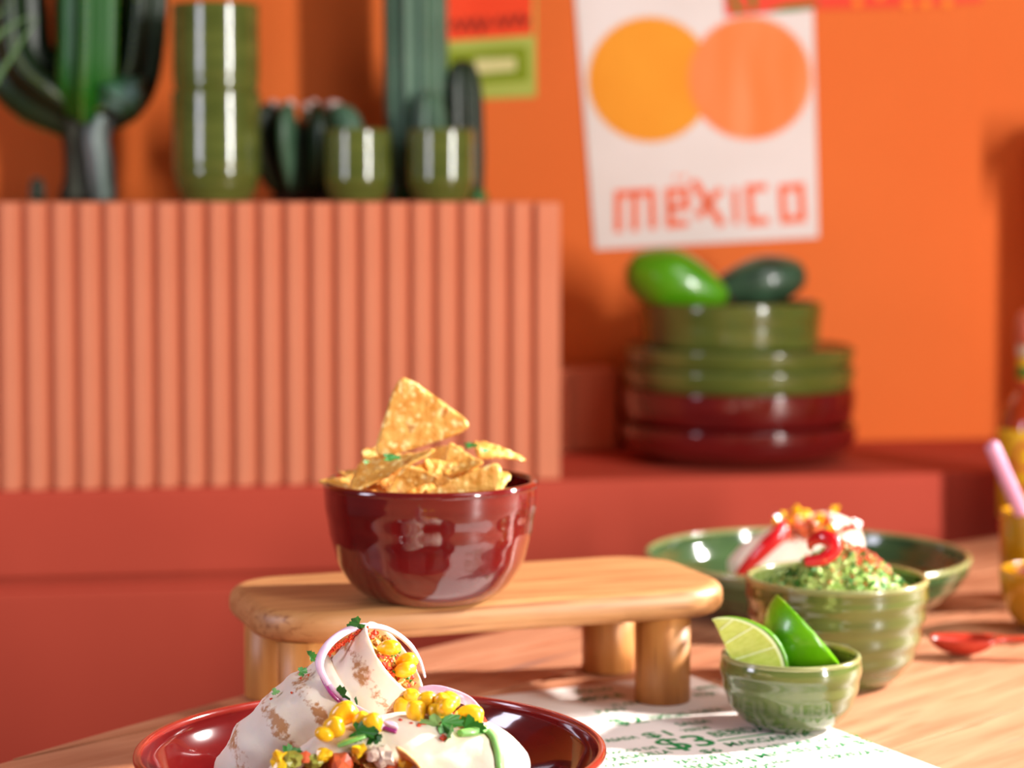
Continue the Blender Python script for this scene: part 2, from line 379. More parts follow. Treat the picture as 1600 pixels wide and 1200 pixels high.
po = thing('fruit_poster', 'red-pink poster with green leaves whose lower edge shows at the top', 'poster')
flat('sheet', [(1128, -70), (1134, 26), (1272, 14), (1440, 9), (1535, 2), (1535, -70)], m_pink, po, .0046, .0006)
flat('leaf_print', [(1196, 20), (1225, 9), (1280, 2), (1272, 11), (1240, 17)], m_pleaf, po, .0052, .0001)
flat('leaf_print', [(1138, -8), (1150, 21), (1164, 20), (1152, 2), (1146, -10)], m_pleaf, po, .0052, .0001)
flat('leaf_print', [(1170, -10), (1174, 18), (1182, 14), (1180, -10)], m_pleaf, po, .0052, .0001)
for x, y in [(1340, 2), (1418, 4), (1446, 3), (1480, 2), (1375, -8)]:
    flat('dot_print', [(x + 8 * math.cos(a * .785), y + 8 * math.sin(a * .785)) for a in range(8)], m_pdot, po, .0052, .0001)

# ------------------------------------------------------------------ ribbed display block
sR = (P(879, 600, 2.16)).dot(E1)
rb = thing('ribbed_block', 'long terracotta display block with vertical ribs, cacti and cups on top', 'plinth', W(sR, N_FRONT + .014, LEDGE_Z), (0, 0, TH))
H = BOX_Z - LEDGE_Z
bevel_box('body', (-.86, 0, .0005), (0, .235, H), m_terra, rb, .002)
pitch = .02515; flat_w = .0245
bevel_box('end_strip', (-flat_w, -.0085, .0005), (-.0003, -.0003, H - .0005), m_terra, rb, .0015)
bm = bmesh.new(); box(bm, (0, -.0085, .0005), (pitch * .67, -.0003, H - .0005)); bmesh.ops.bevel(bm, geom=[e for e in bm.edges if abs(e.verts[0].co.z - e.verts[1].co.z) > .1 and e.verts[0].co.y < -.005], offset=.0022, segments=3, affect='EDGES')
r0 = bmobj('rib', bm, m_terra, rb, (-flat_w - pitch, 0, 0), smooth=False)
for k in range(1, 33):
    c = r0.copy(); C.objects.link(c); c.parent = rb; c.location = (-flat_w - pitch * (k + 1), 0, 0)
# lower ribbed block behind, beside the stack of bowls
sl = P(972, 650, 2.41).dot(E1)
lb = thing('low_block', 'low brown block in shade between the ribbed block and stacked bowls', 'plinth', W(sl - .004, N_FRONT + .236, LEDGE_Z), (0, 0, TH))
sb_lo = -(sl - .004 - sR) + .003
bevel_box('body', (sb_lo, .0005, .0005), (0, .062, .093), m_terra, lb, .004)
for k in range(3):
    bevel_box('rib', (sb_lo + .001 + k * .018, -.005, .001), (sb_lo + .0125 + k * .018, 0, .092), m_terra, lb, .0015)

# ------------------------------------------------------------------ ceramics
def vessel(name, label, cat, prof_out, th, m, m_rim_, loc, group=None, rings=0, ringn=8, n=72, floor=None, rot=(0, 0, 0), rimh=.0035, foot=True):
    """thrown vessel: body with wall thickness, a rim bead and a foot ring; prof_out = outer (r,z) from foot to rim"""
    t = thing(name, label, cat, loc, rot, group)
    out = smooth_prof(prof_out, 8)
    H_ = out[-1][1]
    if rings: out = [(r + rings * math.sin(z / H_ * ringn * 2 * math.pi) * (1 if .12 * H_ < z < .88 * H_ else 0), z) for r, z in out]
    fl = floor if floor is not None else th * 1.4
    inn = [(max(r - th, .001), max(z, fl)) for r, z in reversed(out)]
    inn = [p for p in inn if p[1] > fl + 1e-5]
    base = [(0, .0018), (out[0][0] * .8, .0018), (out[0][0] * .86, .0002)]
    rim = [(out[-1][0] - th * .15, H_ + th * .35), (out[-1][0] - th * .5, H_ + th * .5), (out[-1][0] - th * .85, H_ + th * .35)]
    prof = base + out + rim + inn + [(inn[-1][0] * .55, fl), (0, fl)]
    vs, fs = lathe(prof, n); recalc(mesh('body', vs, fs, m, t))
    # worn bead along the rim
    r0_, z0_ = out[-1][0] - th * .5, H_ + th * .1
    bead = [(r0_ + (th * .62) * math.cos(a), z0_ + (th * .62) * math.sin(a) * 1.0) for a in [2 * math.pi * k / 10 for k in range(10)]]
    V, Fc = [], []
    for (r, z) in bead:
        for k in range(n): a = 2 * math.pi * k / n; V.append((r * math.cos(a), r * math.sin(a), z))
    for i in range(10):
        for k in range(n): Fc.append((i * n + k, i * n + (k + 1) % n, ((i + 1) % 10) * n + (k + 1) % n, ((i + 1) % 10) * n + k))
    recalc(mesh('rim', V, Fc, m_rim_, t))
    return t
def scaled(p, sr, sz): return [(r * sr, z * sz) for r, z in p]
BOWL = [(.575, 0), (.62, .025), (.71, .09), (.81, .21), (.90, .40), (.955, .62), (.99, .85), (1.0, 1.0)]
PLATE = [(.60, 0), (.66, .04), (.80, .22), (.92, .52), (.985, .82), (1.0, 1.0)]

# front plate, chip bowl, lime bowl, guacamole bowl, rear plate
ZP = .0
plate_c = P(580, 1168, 1.158); plate_c.z = ZP
vessel('dinner_plate', 'glossy burgundy deep plate in front holding the cut burrito', 'plate', scaled(PLATE, .1275, .038), .0042, m_burg, m_burg_rim, (plate_c.x, 1.158, .0006), n=128, floor=.008)
BC = onz(673, 931, .079)
vessel('snack_bowl', 'burgundy glazed bowl full of tortilla chips on the wooden stand', 'bowl', scaled(BOWL, .0698, .073), .0045, m_burg, m_burg, (BC.x, BC.y, .0795), rings=.00025, ringn=4, n=96)
LC = onz(1235, 1136, 0)
vessel('dip_bowl', 'small olive green bowl with lime wedges standing on the printed paper', 'bowl', scaled([(.5, 0), (.56, .03), (.75, .16), (.9, .4), (.97, .68), (1, .88), (.98, 1)], .0452, .0445), .0032, m_green_l, m_rim, (LC.x, LC.y, .0012), group='olive green tableware', rings=.0003, ringn=4, n=96)
GC = onz(1306, 1064, 0)
vessel('serving_bowl', 'olive green ringed bowl heaped with guacamole', 'bowl', scaled(BOWL, .0635, .0715), .004, m_green_l, m_rim, (GC.x, GC.y, .0006), group='olive green tableware', rings=.0006, ringn=5, n=96)
RP = onz(1263, 960, 0); RP.y = 1.765; RP.x = (1263 - 800) * 1.765 / F_PX
vessel('wide_plate', 'wide dark green deep plate behind the guacamole bowl', 'plate', scaled(PLATE, .1335, .044), .0042, m_green_d, m_rim, (RP.x, RP.y, .0006), group='olive green tableware', n=128, floor=.008, rings=.0004, ringn=4)

# ------------------------------------------------------------------ wooden stand
SA = math.atan2(.3256, .9455); U2 = Vector((.9455, .3256, 0)); N2 = Vector((-.3256, .9455, 0))
sc = U2 * .449 + N2 * 1.375
st = thing('serving_stand', 'low oak serving stand with rounded board and four round legs', 'stand', sc, (0, 0, SA))
bm = bmesh.new(); hw, hd, rc = .1635, .0745, .045; ring = []
for (cx, cy, a0) in [(hw - rc, hd - rc, 0), (-hw + rc, hd - rc, 90), (-hw + rc, -hd + rc, 180), (hw - rc, -hd + rc, 270)]:
    for k in range(10): a = R(a0 + 10 * k); ring.append((cx + rc * math.cos(a), cy + rc * math.sin(a)))
f = bm.faces.new([bm.verts.new((x, y, .0585)) for x, y in ring]); e = bmesh.ops.extrude_face_region(bm, geom=[f])
bmesh.ops.translate(bm, verts=[x for x in e['geom'] if isinstance(x, bmesh.types.BMVert)], vec=(0, 0, .0205))
bmesh.ops.bevel(bm, geom=[x for x in bm.edges if abs(x.verts[0].co.z - x.verts[1].co.z) < 1e-6], offset=.0085, segments=5, affect='EDGES', profile=.5)
bo = bmobj('board', bm, m_board, st); bo.data.polygons.foreach_set('use_smooth', [abs(p.normal.z) < .999 for p in bo.data.polygons])
for (u, n_) in [(.318, 1.326), (.318, 1.424), (.5635, 1.325), (.5635, 1.4245)]:
    vs, fs = lathe([(0, 0), (.0178, 0), (.0187, .001), (.0187, .0584), (0, .0584)], 36)
    o = mesh('leg', vs, fs, m_leg, st, (u - .449, n_ - 1.375, .0006)); recalc(o); o.data.polygons.foreach_set('use_smooth', [abs(p.normal.z) < .5 for p in o.data.polygons])

# ------------------------------------------------------------------ printed paper
PAa = R(27); pu = Vector((math.cos(PAa), math.sin(PAa), 0)); pv = Vector((math.sin(PAa), -math.cos(PAa), 0))   # along a line of print / down the sheet
corner = onz(1072, 1054, 0); corner.z = 0
pp = thing('menu_sheet', 'white paper sheet printed with green words under the small lime bowl', 'paper', corner, (0, 0, PAa))
PW, PL = .235, .33
bm = bmesh.new(); box(bm, (-PW, -PL, .0002), (0, 0, .0007)); bmobj('sheet', bm, m_paper, pp, smooth=False)
def text_mesh(txt, size):
    cu = bpy.data.curves.new('t', 'FONT'); cu.body = txt; cu.size = size; cu.offset = size * .012; cu.resolution_u = 3
    o = bpy.data.objects.new('t', cu)
    me = bpy.data.meshes.new_from_object(o); bpy.data.objects.remove(o); bpy.data.curves.remove(cu); return me
def wpx(txt, x0, y0, x1, y1, cap):
    """a word whose baseline runs from one place on the sheet to another, cap = letter height in metres"""
    a = onz(x0, y0, 0) - corner; b = onz(x1, y1, 0) - corner; u, v = a.dot(pu), a.dot(pv); L = b.dot(pu) - u
    me = text_mesh(txt, cap / .70); me.materials.clear(); me.materials.append(m_print_g); me.name = 'lettering'
    wd = max(q.co.x for q in me.vertices) - min(q.co.x for q in me.vertices)
    o = link('lettering', me, pp, (u, -v, .0009)); o.scale = (L / wd, 1, 1); return o
for a_ in [('$3', 1046, 1175, 1110, 1160, .027), ('BEBIDAS', 1118, 1154, 1210, 1139, .013), ('MARGARITA', 1140, 1169, 1262, 1147, .0095), ('CHELADA $2', 1168, 1177, 1345, 1151, .0075),
        ('MICHELADA $3', 1188, 1187, 1362, 1161, .0100), ('AGUA', 1210, 1196, 1240, 1191, .0065), ('CERVEZA $3', 1290, 1190, 1388, 1174, .0090), ('PASTOR $1', 1062, 1197, 1148, 1184, .0100), ('ENSALADA $1', 1080, 1206, 1192, 1191, .0115),
        ('QUESADILLA', 952, 1192, 1044, 1175, .0085), ('CON POLLO', 950, 1202, 1040, 1188, .0070), ('$6', 1100, 1180, 1128, 1175, .0085), ('TACOS DE', 948, 1182, 1020, 1167, .0060), ('$1', 1012, 1156, 1046, 1148, .0130),
        ('$2', 962, 1136, 1006, 1126, .0170), ('ESPECIAL', 1020, 1127, 1078, 1118, .0095), ('TORTA', 1085, 1118, 1128, 1110, .0080), ('ASADA', 950, 1162, 995, 1153, .0075), ('SALSA', 1062, 1137, 1110, 1129, .0085), ('VERDE', 1070, 1146, 1110, 1139, .0070),
        ('POLLO', 905, 1086, 958, 1079, .0090), ('MOLE', 912, 1098, 975, 1089, .0100), ('ROJA', 1090, 1090, 1122, 1086, .0085), ('MAIZ', 1092, 1080, 1124, 1076, .0080), ('FLAN', 960, 1106, 998, 1101, .0065), ('PAN', 935, 1117, 975, 1110, .0080),
        ('NACHOS', 1120, 1214, 1210, 1199, .0095), ('ELOTE', 1000, 1216, 1060, 1205, .0095)]:
    wpx(*a_)
def rule(u0, u1, v, t):
    bm = bmesh.new(); box(bm, (u0, -v - t, .0008), (u1, -v, .001)); bmobj('printed_rule', bm, m_print_g, pp, smooth=False)
q0 = onz(1120, 1159, 0) - corner; q1 = onz(1202, 1145, 0) - corner; rule(q0.dot(pu), q1.dot(pu), q0.dot(pv), .0018)
q0 = onz(1212, 1198, 0) - corner; q1 = onz(1245, 1192, 0) - corner; rule(q0.dot(pu), q1.dot(pu), q0.dot(pv), .0008)

# ------------------------------------------------------------------ chips in the bowl
def chip(corners, bulge, label, twist=0.0, th=.0021):
    """rounded triangular chip through three points in space, bowed by bulge along its normal"""
    A, B, D_ = [Vector(c) for c in corners]; cen = (A + B + D_) / 3
    nrm = (B - A).cross(D_ - A).normalized()
    n = 22; bm = bmesh.new(); top, bot = {}, {}
    def pt(i, j):
        a, b = i / n, j / n; c = 1 - a - b
        # pull the corners in to round them
        m = max(a, b, c); k = 1 - .16 * max(0, (m - .72) / .28) ** 2
        p = cen + ((A * a + B * b + D_ * c) - cen) * k
        r = (p - cen).length / ((A - cen).length + .001)
        h = bulge * (1 - r * r) + twist * (a - b) * c
        q = p + nrm * h + nrm * (.0010 * noise.noise(p * 150) + .0009 * noise.noise(p * 330))
        return q
    eg = .0006
    for i in range(n + 1):
        for j in range(n + 1 - i):
            q = pt(i, j); edge = i == 0 or j == 0 or i + j == n
            t = th * (.5 if edge else 1)
            top[i, j] = bm.verts.new(q + nrm * t * .5); bot[i, j] = bm.verts.new(q - nrm * t * .5)
    for i in range(n):
        for j in range(n - i):
            bm.faces.new((top[i, j], top[i + 1, j], top[i, j + 1])); bm.faces.new((bot[i, j], bot[i, j + 1], bot[i + 1, j]))
            if i + j < n - 1: bm.faces.new((top[i + 1, j], top[i + 1, j + 1], top[i, j + 1])); bm.faces.new((bot[i + 1, j], bot[i, j + 1], bot[i + 1, j + 1]))
    for k in range(n):
        for a, b in (((k, 0), (k + 1, 0)), ((0, k), (0, k + 1)), ((k, n - k), (k + 1, n - k - 1))):
            bm.faces.new((top[a], bot[a], bot[b], top[b]))
    for v in bm.verts: v.co -= cen
    o = bmobj('tortilla_chip', bm, m_chip, None, cen)
    return tag(o, label, 'chip', 'tortilla chips in the burgundy bowl')
def Q(x, y, d): return P(x, y, BC.y + d)
chip([Q(624, 578, .012), Q(748, 668, .004), Q(578, 722, -.006)], .003, 'largest tortilla chip standing upright on top of the pile')
chip([Q(694, 697, -.030), Q(540, 772, -.045), Q(566, 712, .01)], .002, 'tortilla chip leaning below the upright chip, herb flecks on it', .004)
chip([Q(786, 714, -.030), Q(778, 806, -.036), Q(590, 806, -.052)], .004, 'front tortilla chip with blunt right corner against the rim')
chip([Q(636, 728, -.050), Q(690, 742, -.040), Q(584, 798, -.048)], .004, 'small folded tortilla chip left of the front chip', .004)
chip([Q(488, 752, -.012), Q(575, 735, .012), Q(600, 764, -.030)], .002, 'tortilla chip whose tip sticks out furthest left over the rim')
chip([Q(522, 738, .010), Q(600, 722, .020), Q(590, 752, -.014)], .002, 'tortilla chip lying just above the leftmost tip')
chip([Q(700, 682, -.004), Q(762, 722, -.018), Q(690, 742, -.024)], .007, 'curled yellow tortilla chip right of the upright chip', .006)
chip([Q(830, 724, .004), Q(735, 692, .020), Q(745, 722, -.010)], .004, 'tortilla chip whose tip points right beyond the rim')
chip([Q(803, 742, -.004), Q(742, 735, .006), Q(770, 790, -.036)], .003, 'tortilla chip corner at the right behind the front chip')
chip([Q(560, 700, .02), Q(640, 690, .035), Q(590, 745, .0)], .003, 'tortilla chip behind the upright chip at its lower left')
chip([Q(650, 750, .01), Q(740, 748, .02), Q(690, 790, -.035)], .003, 'tortilla chip lying in the middle of the pile')
chip([Q(520, 770, -.02), Q(600, 765, .02), Q(600, 800, -.035)], .002, 'tortilla chip low at the left inside the rim')
chip([Q(730, 700, .03), Q(650, 705, .045), Q(700, 750, .01)], .003, 'tortilla chip at the back of the pile')
chip([Q(620, 775, -.01), Q(760, 775, .0), Q(690, 830, -.03)], .002, 'tortilla chip buried low in the bowl')

chip([Q(556, 742, -.022), Q(700, 716, -.010), Q(640, 796, -.040)], .002, 'tortilla chip in the dark middle below the leaning chip')
chip([Q(655, 712, -.012), Q(762, 730, -.014), Q(700, 790, -.036)], .003, 'tortilla chip under the curled yellow chip')
# herbs
def leaf_mesh(name, m, lobes=3, seed=0):
    """a lobed parsley leaflet about 1 unit long, folded along its veins"""
    r_ = random.Random(seed); pts = []
    for k in range(25):
        a = R(-150 + 300 * k / 24); lob = abs(math.cos(a * 1.5)) ** .6
        rr = (.42 + .5 * lob) * (1 - .12 * (k % 2)) * (.85 + .3 * r_.random()); pts.append((rr * math.cos(a), rr * math.sin(a) * .85))
    vs = [(-.35, 0, 0)] + [(x, y, .16 * abs(y) + .06 * math.sin(7 * x + seed)) for x, y in pts]
    n = len(pts); vs2 = [(x, y, z - .03) for x, y, z in vs]
    fs = [(0, i, i + 1) for i in range(1, n)] + [(n + 1, n + 1 + i + 1, n + 1 + i) for i in range(1, n)]
    rim = [0] + list(range(1, n + 1))
    for a, b in zip(rim, rim[1:] + [0]): fs.append((a, b, n + 1 + b, n + 1 + a))
    me = bpy.data.meshes.new(name); me.from_pydata(vs, [], fs); me.materials.append(m); me.update(); return me
LEAF = [leaf_mesh('parsley_leaf', m_herb, 3, s) for s in range(4)]; LEAF_L = leaf_mesh('parsley_leaf', m_herb_l, 3, 9)
def put(me, name, loc, size, rot, label, cat, group, parent=None):
    o = link(name, me, parent, loc, rot); o.scale = (size,) * 3 if not isinstance(size, tuple) else size
    if label: tag(o, label, cat, group)
    return o
for i, (x, y, d, s, rz, lb_) in enumerate([(611, 715, -.048, .0075, 20, 'bright parsley fleck on the chip below the upright chip'), (572, 722, -.03, .004, 60, 'tiny parsley fleck on the left chips of the bowl'),
        (526, 733, -.01, .005, 100, 'pale parsley fleck on the leftmost chips'), (735, 696, -.004, .006, 10, 'parsley fleck standing at the right above the chips'), (758, 704, -.012, .005, 40, 'parsley fleck on the chip pointing right')]):
    put(LEAF[i % 4], 'parsley_fleck', Q(x, y, d), (s, s * .5, s * .5), (R(60), 0, R(rz)), lb_, 'herb', 'parsley flecks on the chips')

# ------------------------------------------------------------------ lime wedges
def wedge(name, label, a, r, nrm_side, loc, L=.031, Rr=.029, ang=75):
    """a = core edge direction, r = radial direction of the first cut face, the wedge opens towards nrm_side"""
    a = Vector(a).normalized(); r = Vector(r); r = (r - a * r.dot(a)).normalized(); s = a.cross(r)
    if s.dot(Vector(nrm_side)) < 0: s = -s
    Mx = Matrix((r, s, a)).transposed().to_4x4()
    t = thing(name, label, 'lime', loc, group='lime wedges in the small bowl'); t.matrix_world = Matrix.Translation(loc) @ Mx
    n, k_ = 24, 12; w_ = R(ang)
    def sp(i, j, f=1.0):
        ph = math.pi * i / n; z = math.cos(ph) * L * (1 + .06 * abs(math.cos(ph)) ** 6); q = math.sin(ph) ** 1.1 * Rr * f; th = w_ * j / k_
        return (q * math.cos(th), q * math.sin(th), z)
    vs, fs = [], []
    for i in range(n + 1):
        for j in range(k_ + 1): vs.append(sp(i, j))
    for i in range(n + 1):
        for j in range(k_ + 1): vs.append(sp(i, j, .93))
    g = lambda i, j, l=0: l * (n + 1) * (k_ + 1) + i * (k_ + 1) + j
    for i in range(n):
        for j in range(k_):
            fs.append((g(i, j), g(i, j + 1), g(i + 1, j + 1), g(i + 1, j))); fs.append((g(i, j, 1), g(i + 1, j, 1), g(i + 1, j + 1, 1), g(i, j + 1, 1)))
        fs.append((g(i, 0), g(i + 1, 0), g(i + 1, 0, 1), g(i, 0, 1))); fs.append((g(i, k_), g(i, k_, 1), g(i + 1, k_, 1), g(i + 1, k_)))
    recalc(mesh('peel', vs, fs, m_lime_p, t))
    # pith: thin pale lining along the cut edges, then flesh
    def solid(nm, f0, m, in0, in1):
        V, Fc = [], []
        for jj in (in0, in1):
            V.append((.0012, .0006, L * .9)); 
        V, Fc = [], []
        for i in range(n + 1):
            q = sp(i, 0, f0); V.append((q[0], q[1] + in0, q[2] * (.97 if f0 < .9 else 1)))
        for i in range(n + 1):
            q = sp(i, k_, f0); nx = Vector((math.sin(w_), -math.cos(w_), 0)) * in0; V.append((q[0] + nx.x, q[1] + nx.y, q[2] * (.97 if f0 < .9 else 1)))
        for i in range(n + 1):
            q = sp(i, k_ / 2, f0); V.append(q)
        for i in range(n + 1):
            q = sp(i, 0, 0.0); V.append((.0004, .0004, q[2] * .97))
        m1 = n + 1
        for i in range(n):
            Fc += [(3 * m1 + i, i, i + 1, 3 * m1 + i + 1), (m1 + i, 3 * m1 + i, 3 * m1 + i + 1, m1 + i + 1), (i, 2 * m1 + i, 2 * m1 + i + 1, i + 1), (2 * m1 + i, m1 + i, m1 + i + 1, 2 * m1 + i + 1)]
        return recalc(mesh(nm, V, Fc, m, t, smooth=False))
    solid('pith', .935, m_lime_w, .0003, .0003)
    solid('flesh', .86, m_lime_f, -.0002, -.0002)
    # membranes fanning over the first cut face
    for z0, z1 in [(L * .55, L * .62), (L * .2, L * .12), (-L * .15, -L * .40), (L * .82, L * .9)]:
        r0_, r1_ = .002, math.sqrt(max(.02, 1 - (z1 / L) ** 2)) * Rr * .86; w2 = .00035
        V = [(r0_, -.00045, z0 - w2), (r0_, -.00045, z0 + w2), (r1_, -.00045, z1 + w2), (r1_, -.00045, z1 - w2), (r0_, .0006, z0 - w2), (r0_, .0006, z0 + w2), (r1_, .0006, z1 + w2), (r1_, .0006, z1 - w2)]
        mesh('membrane', V, [(0, 1, 2, 3), (0, 4, 5, 1), (1, 5, 6, 2), (2, 6, 7, 3), (3, 7, 4, 0)], m_lime_w, t, smooth=False)
    return t
wedge('lime_wedge', 'lime wedge showing its pale cut flesh, left in the small bowl', (-.42, .12, .9), (.87, -.18, .42), (.1, 1, -.1), P(1150, 1048, LC.y - .013), .0335, .0335, 40)
wedge('lime_wedge', 'lime wedge showing its green peel, right in the small bowl', (-.66, .05, .75), (.08, -1, .05), (-.75, .1, -.66), P(1265, 988, LC.y + .021), .0308, .0338, 80)

# ------------------------------------------------------------------ guacamole and its garnish
def scatter_mesh(name, pts, sizes, m, parent=None, seed=1, jag=.35, flat_=1.0):
    """many little chopped pieces joined in one mesh"""
    r_ = random.Random(seed); V, Fc = [], []
    base = [(1, 0, 0), (-1, 0, 0), (0, 1, 0), (0, -1, 0), (0, 0, 1), (0, 0, -1)]
    tri = [(0, 2, 4), (2, 1, 4), (1, 3, 4), (3, 0, 4), (2, 0, 5), (1, 2, 5), (3, 1, 5), (0, 3, 5)]
    for p, s in zip(pts, sizes):
        e = Euler((r_.uniform(0, 6.3), r_.uniform(0, 6.3), r_.uniform(0, 6.3))).to_matrix(); b = len(V)
        k = [1 + r_.uniform(-jag, jag) for _ in range(6)]
        for q, kk in zip(base, k): V.append(Vector(p) + e @ Vector((q[0] * s * kk, q[1] * s * kk * .8, q[2] * s * kk * flat_)))
        Fc += [tuple(b + i for i in t_) for t_ in tri]
    o = mesh(name, V, Fc, m, parent, smooth=False); o['kind'] = 'stuff'; return o
gu = thing('guacamole', 'chunky pale green guacamole with herbs and red spice in the ringed bowl', 'guacamole', (GC.x, GC.y, .05))
gr = .0562
def gheight(x, y):
    r = math.hypot(x, y) / gr; pk = math.exp(-((x - .012) ** 2 + (y - .002) ** 2) / .0011) * .018 + math.exp(-((x + .018) ** 2 + (y + .01) ** 2) / .0008) * .007
    return .006 + .018 * max(0, 1 - r ** 2.4) + pk * max(0, 1 - r) ** .4 + .0022 * noise.noise(Vector((x, y, 0)) * 130) + .0035 * noise.noise(Vector((x, y, 3)) * 60)
V, Fc = [], []; nr, na = 26, 60
for i in range(nr + 1):
    for k in range(na): a = 2 * math.pi * k / na; r = gr * max(i, .05) / nr; x, y = r * math.cos(a), r * math.sin(a); V.append((x, y, gheight(x, y) if i < nr else .004))
for i in range(nr):
    for k in range(na): Fc.append((i * na + k, i * na + (k + 1) % na, (i + 1) * na + (k + 1) % na, (i + 1) * na + k))
b = len(V); 
for k in range(na): a = 2 * math.pi * k / na; V.append((.044 * math.cos(a), .044 * math.sin(a), -.03))
for k in range(na): Fc.append((nr * na + k, nr * na + (k + 1) % na, b + (k + 1) % na, b + k))
Fc.append(tuple(range(b + na - 1, b - 1, -1)))
recalc(mesh('mash', V, Fc, m_guac, gu))
def gpts(n, seed, cx=0, cy=0, sd=None, up=.0015):
    r_ = random.Random(seed); out = []
    while len(out) < n:
        if sd: x, y = r_.gauss(cx, sd), r_.gauss(cy, sd)
        else: a = r_.uniform(0, 6.3); q = gr * .97 * math.sqrt(r_.random()); x, y = q * math.cos(a), q * math.sin(a)
        if math.hypot(x, y) > gr * .97: continue
        out.append((x, y, gheight(x, y) + up))
    return out
p_ = gpts(420, 2); scatter_mesh('avocado_dice', p_, [rnd.uniform(.0018, .0042) for _ in p_], m_guac, gu, 3)
p_ = gpts(330, 4, up=.003); scatter_mesh('chopped_herb', p_, [rnd.uniform(.0018, .0040) for _ in p_], m_herb, gu, 5, flat_=.4)
p_ = gpts(160, 6, up=.003); scatter_mesh('pale_herb', p_, [rnd.uniform(.0012, .0030) for _ in p_], m_herb_l, gu, 7, flat_=.4)
p_ = gpts(220, 8, .014, -.004, .012, .0052) + gpts(60, 9, up=.0042); scatter_mesh('red_spice', p_, [rnd.uniform(.0007, .0017) for _ in p_], m_spice, gu, 10)
# curl of chili on the guacamole
cp = spline([P(1258, 878, 1.452), P(1285, 874, 1.447), P(1302, 860, 1.446), P(1300, 845, 1.447), P(1283, 839, 1.452), P(1268, 846, 1.458), P(1266, 856, 1.462)], 6)
rr_ = [.0022 + .0026 * math.sin(math.pi * min(1, i / (len(cp) - 1) * .9 + .08)) for i in range(len(cp))]
vs, fs = tube(cp, rr_, 12, sec=lambda a: (math.cos(a) * .7, math.sin(a) * 1.15)); tag(recalc(mesh('chili_curl', vs, fs, m_chili)), 'curl of red chili lying on the guacamole', 'chili')

# burrito on the rear plate with its topping
bc = Vector((P(1282, 880, 1.735).x, 1.735, .0))
wr = thing('rear_burrito', 'white wrapped burrito with salsa on top in the wide green plate', 'burrito')
path = spline([P(1150, 905, 1.725), P(1195, 888, 1.73), P(1250, 866, 1.735), P(1300, 850, 1.74), P(1335, 862, 1.745)], 7)
rad = [.010 + .019 * math.sin(math.pi * min(1, .12 + .80 * i / (len(path) - 1))) for i in range(len(path))]
vs, fs = tube(path, rad, 28, disp=lambda i, a, p: .0018 * noise.noise(p * 70 + Vector((a, 0, 0)))); recalc(mesh('wrap', vs, fs, m_wrap2, wr))
pc = P(1268, 822, 1.722)
r_ = random.Random(11)
for nm, m, n, s0 in [('tomato_salsa', m_fill_r, 46, .0060), ('chopped_onion', m_fill_w, 5, .004), ('chopped_pepper', m_corn, 16, .0052), ('herb_bits', m_herb, 9, .0036)]:
    pts = [pc + Vector((r_.gauss(0 if nm != 'chopped_pepper' else -.003, .0105), r_.gauss(-.004, .006), r_.gauss(.005 if nm == 'chopped_pepper' else -.004, .0055))) for _ in range(n)]
    o = scatter_mesh(nm, pts, [r_.uniform(.7, 1.2) * s0 for _ in pts], m, wr, 5); 
cp = spline([P(1152, 903, 1.688), P(1170, 882, 1.684), P(1195, 856, 1.68), P(1218, 834, 1.682), P(1222, 822, 1.69)], 6)
rr_ = [.0022 + .0044 * math.sin(math.pi * min(1, .1 + .62 * i / (len(cp) - 1))) for i in range(len(cp))]
vs, fs = tube(cp, rr_, 12); tag(recalc(mesh('chili_strip', vs, fs, m_chili)), 'long red chili strip leaning on the rear burrito', 'chili')

# ------------------------------------------------------------------ burritos on the front plate
def roll(name, path, rad, m, parent, n=40, amp=.0014, sq=1.0, seed=0, solid=.0016, cutplanes=()):
    def dsp(i, a, p):
        q = Vector((math.cos(a), math.sin(a), i * .11 + seed)); return amp * noise.noise(q * 1.6) + amp * .6 * noise.noise(q * 4.0 + Vector((5, 0, seed)))
    vs, fs = tube(path, rad, n, disp=dsp, caps=False)
    bm = bmesh.new(); bv = [bm.verts.new(v) for v in vs]
    for f in fs: bm.faces.new([bv[i] for i in f])
    for co_, no_ in cutplanes:
        bmesh.ops.bisect_plane(bm, geom=bm.verts[:] + bm.edges[:] + bm.faces[:], plane_co=co_, plane_no=no_, clear_outer=True)
    if solid: bmesh.ops.recalc_face_normals(bm, faces=bm.faces); bmesh.ops.solidify(bm, geom=bm.faces[:], thickness=solid)
    return bmobj(name, bm, m, parent)
b1 = thing('burrito_half', 'upright burrito half leaning on the other, onion ring around its top', 'burrito')
lo_ = P(416, 1220, 1.170); hi_ = P(608, 1036, 1.172); ax = (hi_ - lo_).normalized()
N_ = 30
cut_n = (ax + Vector((.10, -.16, -.04))).normalized()
pa = [lo_ + ax * (t * .082 / N_ - .012) + Vector((-.003, 0, .002)) * math.sin(math.pi * t / N_) for t in range(N_ + 1)]
ra = [.0245 + .0055 * math.sin(math.pi * min(1, .05 + .8 * t / N_)) - .003 * max(0, (t / N_ - .88) / .12) ** 2 + .0007 * math.sin(t * .9) for t in range(N_ + 1)]
roll('outer_wrap', pa, ra, m_wrap, b1, 48, .0022, seed=3, cutplanes=[(Vector((0, 0, .0095)), Vector((0, 0, -1)))])
pb = [lo_ + ax * (.050 + t * .056 / 20) for t in range(21)]; rb_ = [.0240 + .0008 * math.sin(t * .5) for t in range(21)]
roll('inner_wrap', pb, rb_, m_wrap, b1, 44, .0012, seed=8, cutplanes=[(hi_ + ax * .004, cut_n)])
fc = hi_ + ax * .002
fx = cut_n.cross(Vector((0, 0, 1))).normalized(); fy = cut_n.cross(fx)
vs, fs = lathe([(0, .0), (.010, .0), (.018, -.0008), (.0205, -.004), (.0205, -.02), (0, -.02)], 30)
Mf = Matrix((fx, fy, cut_n)).transposed().to_4x4()
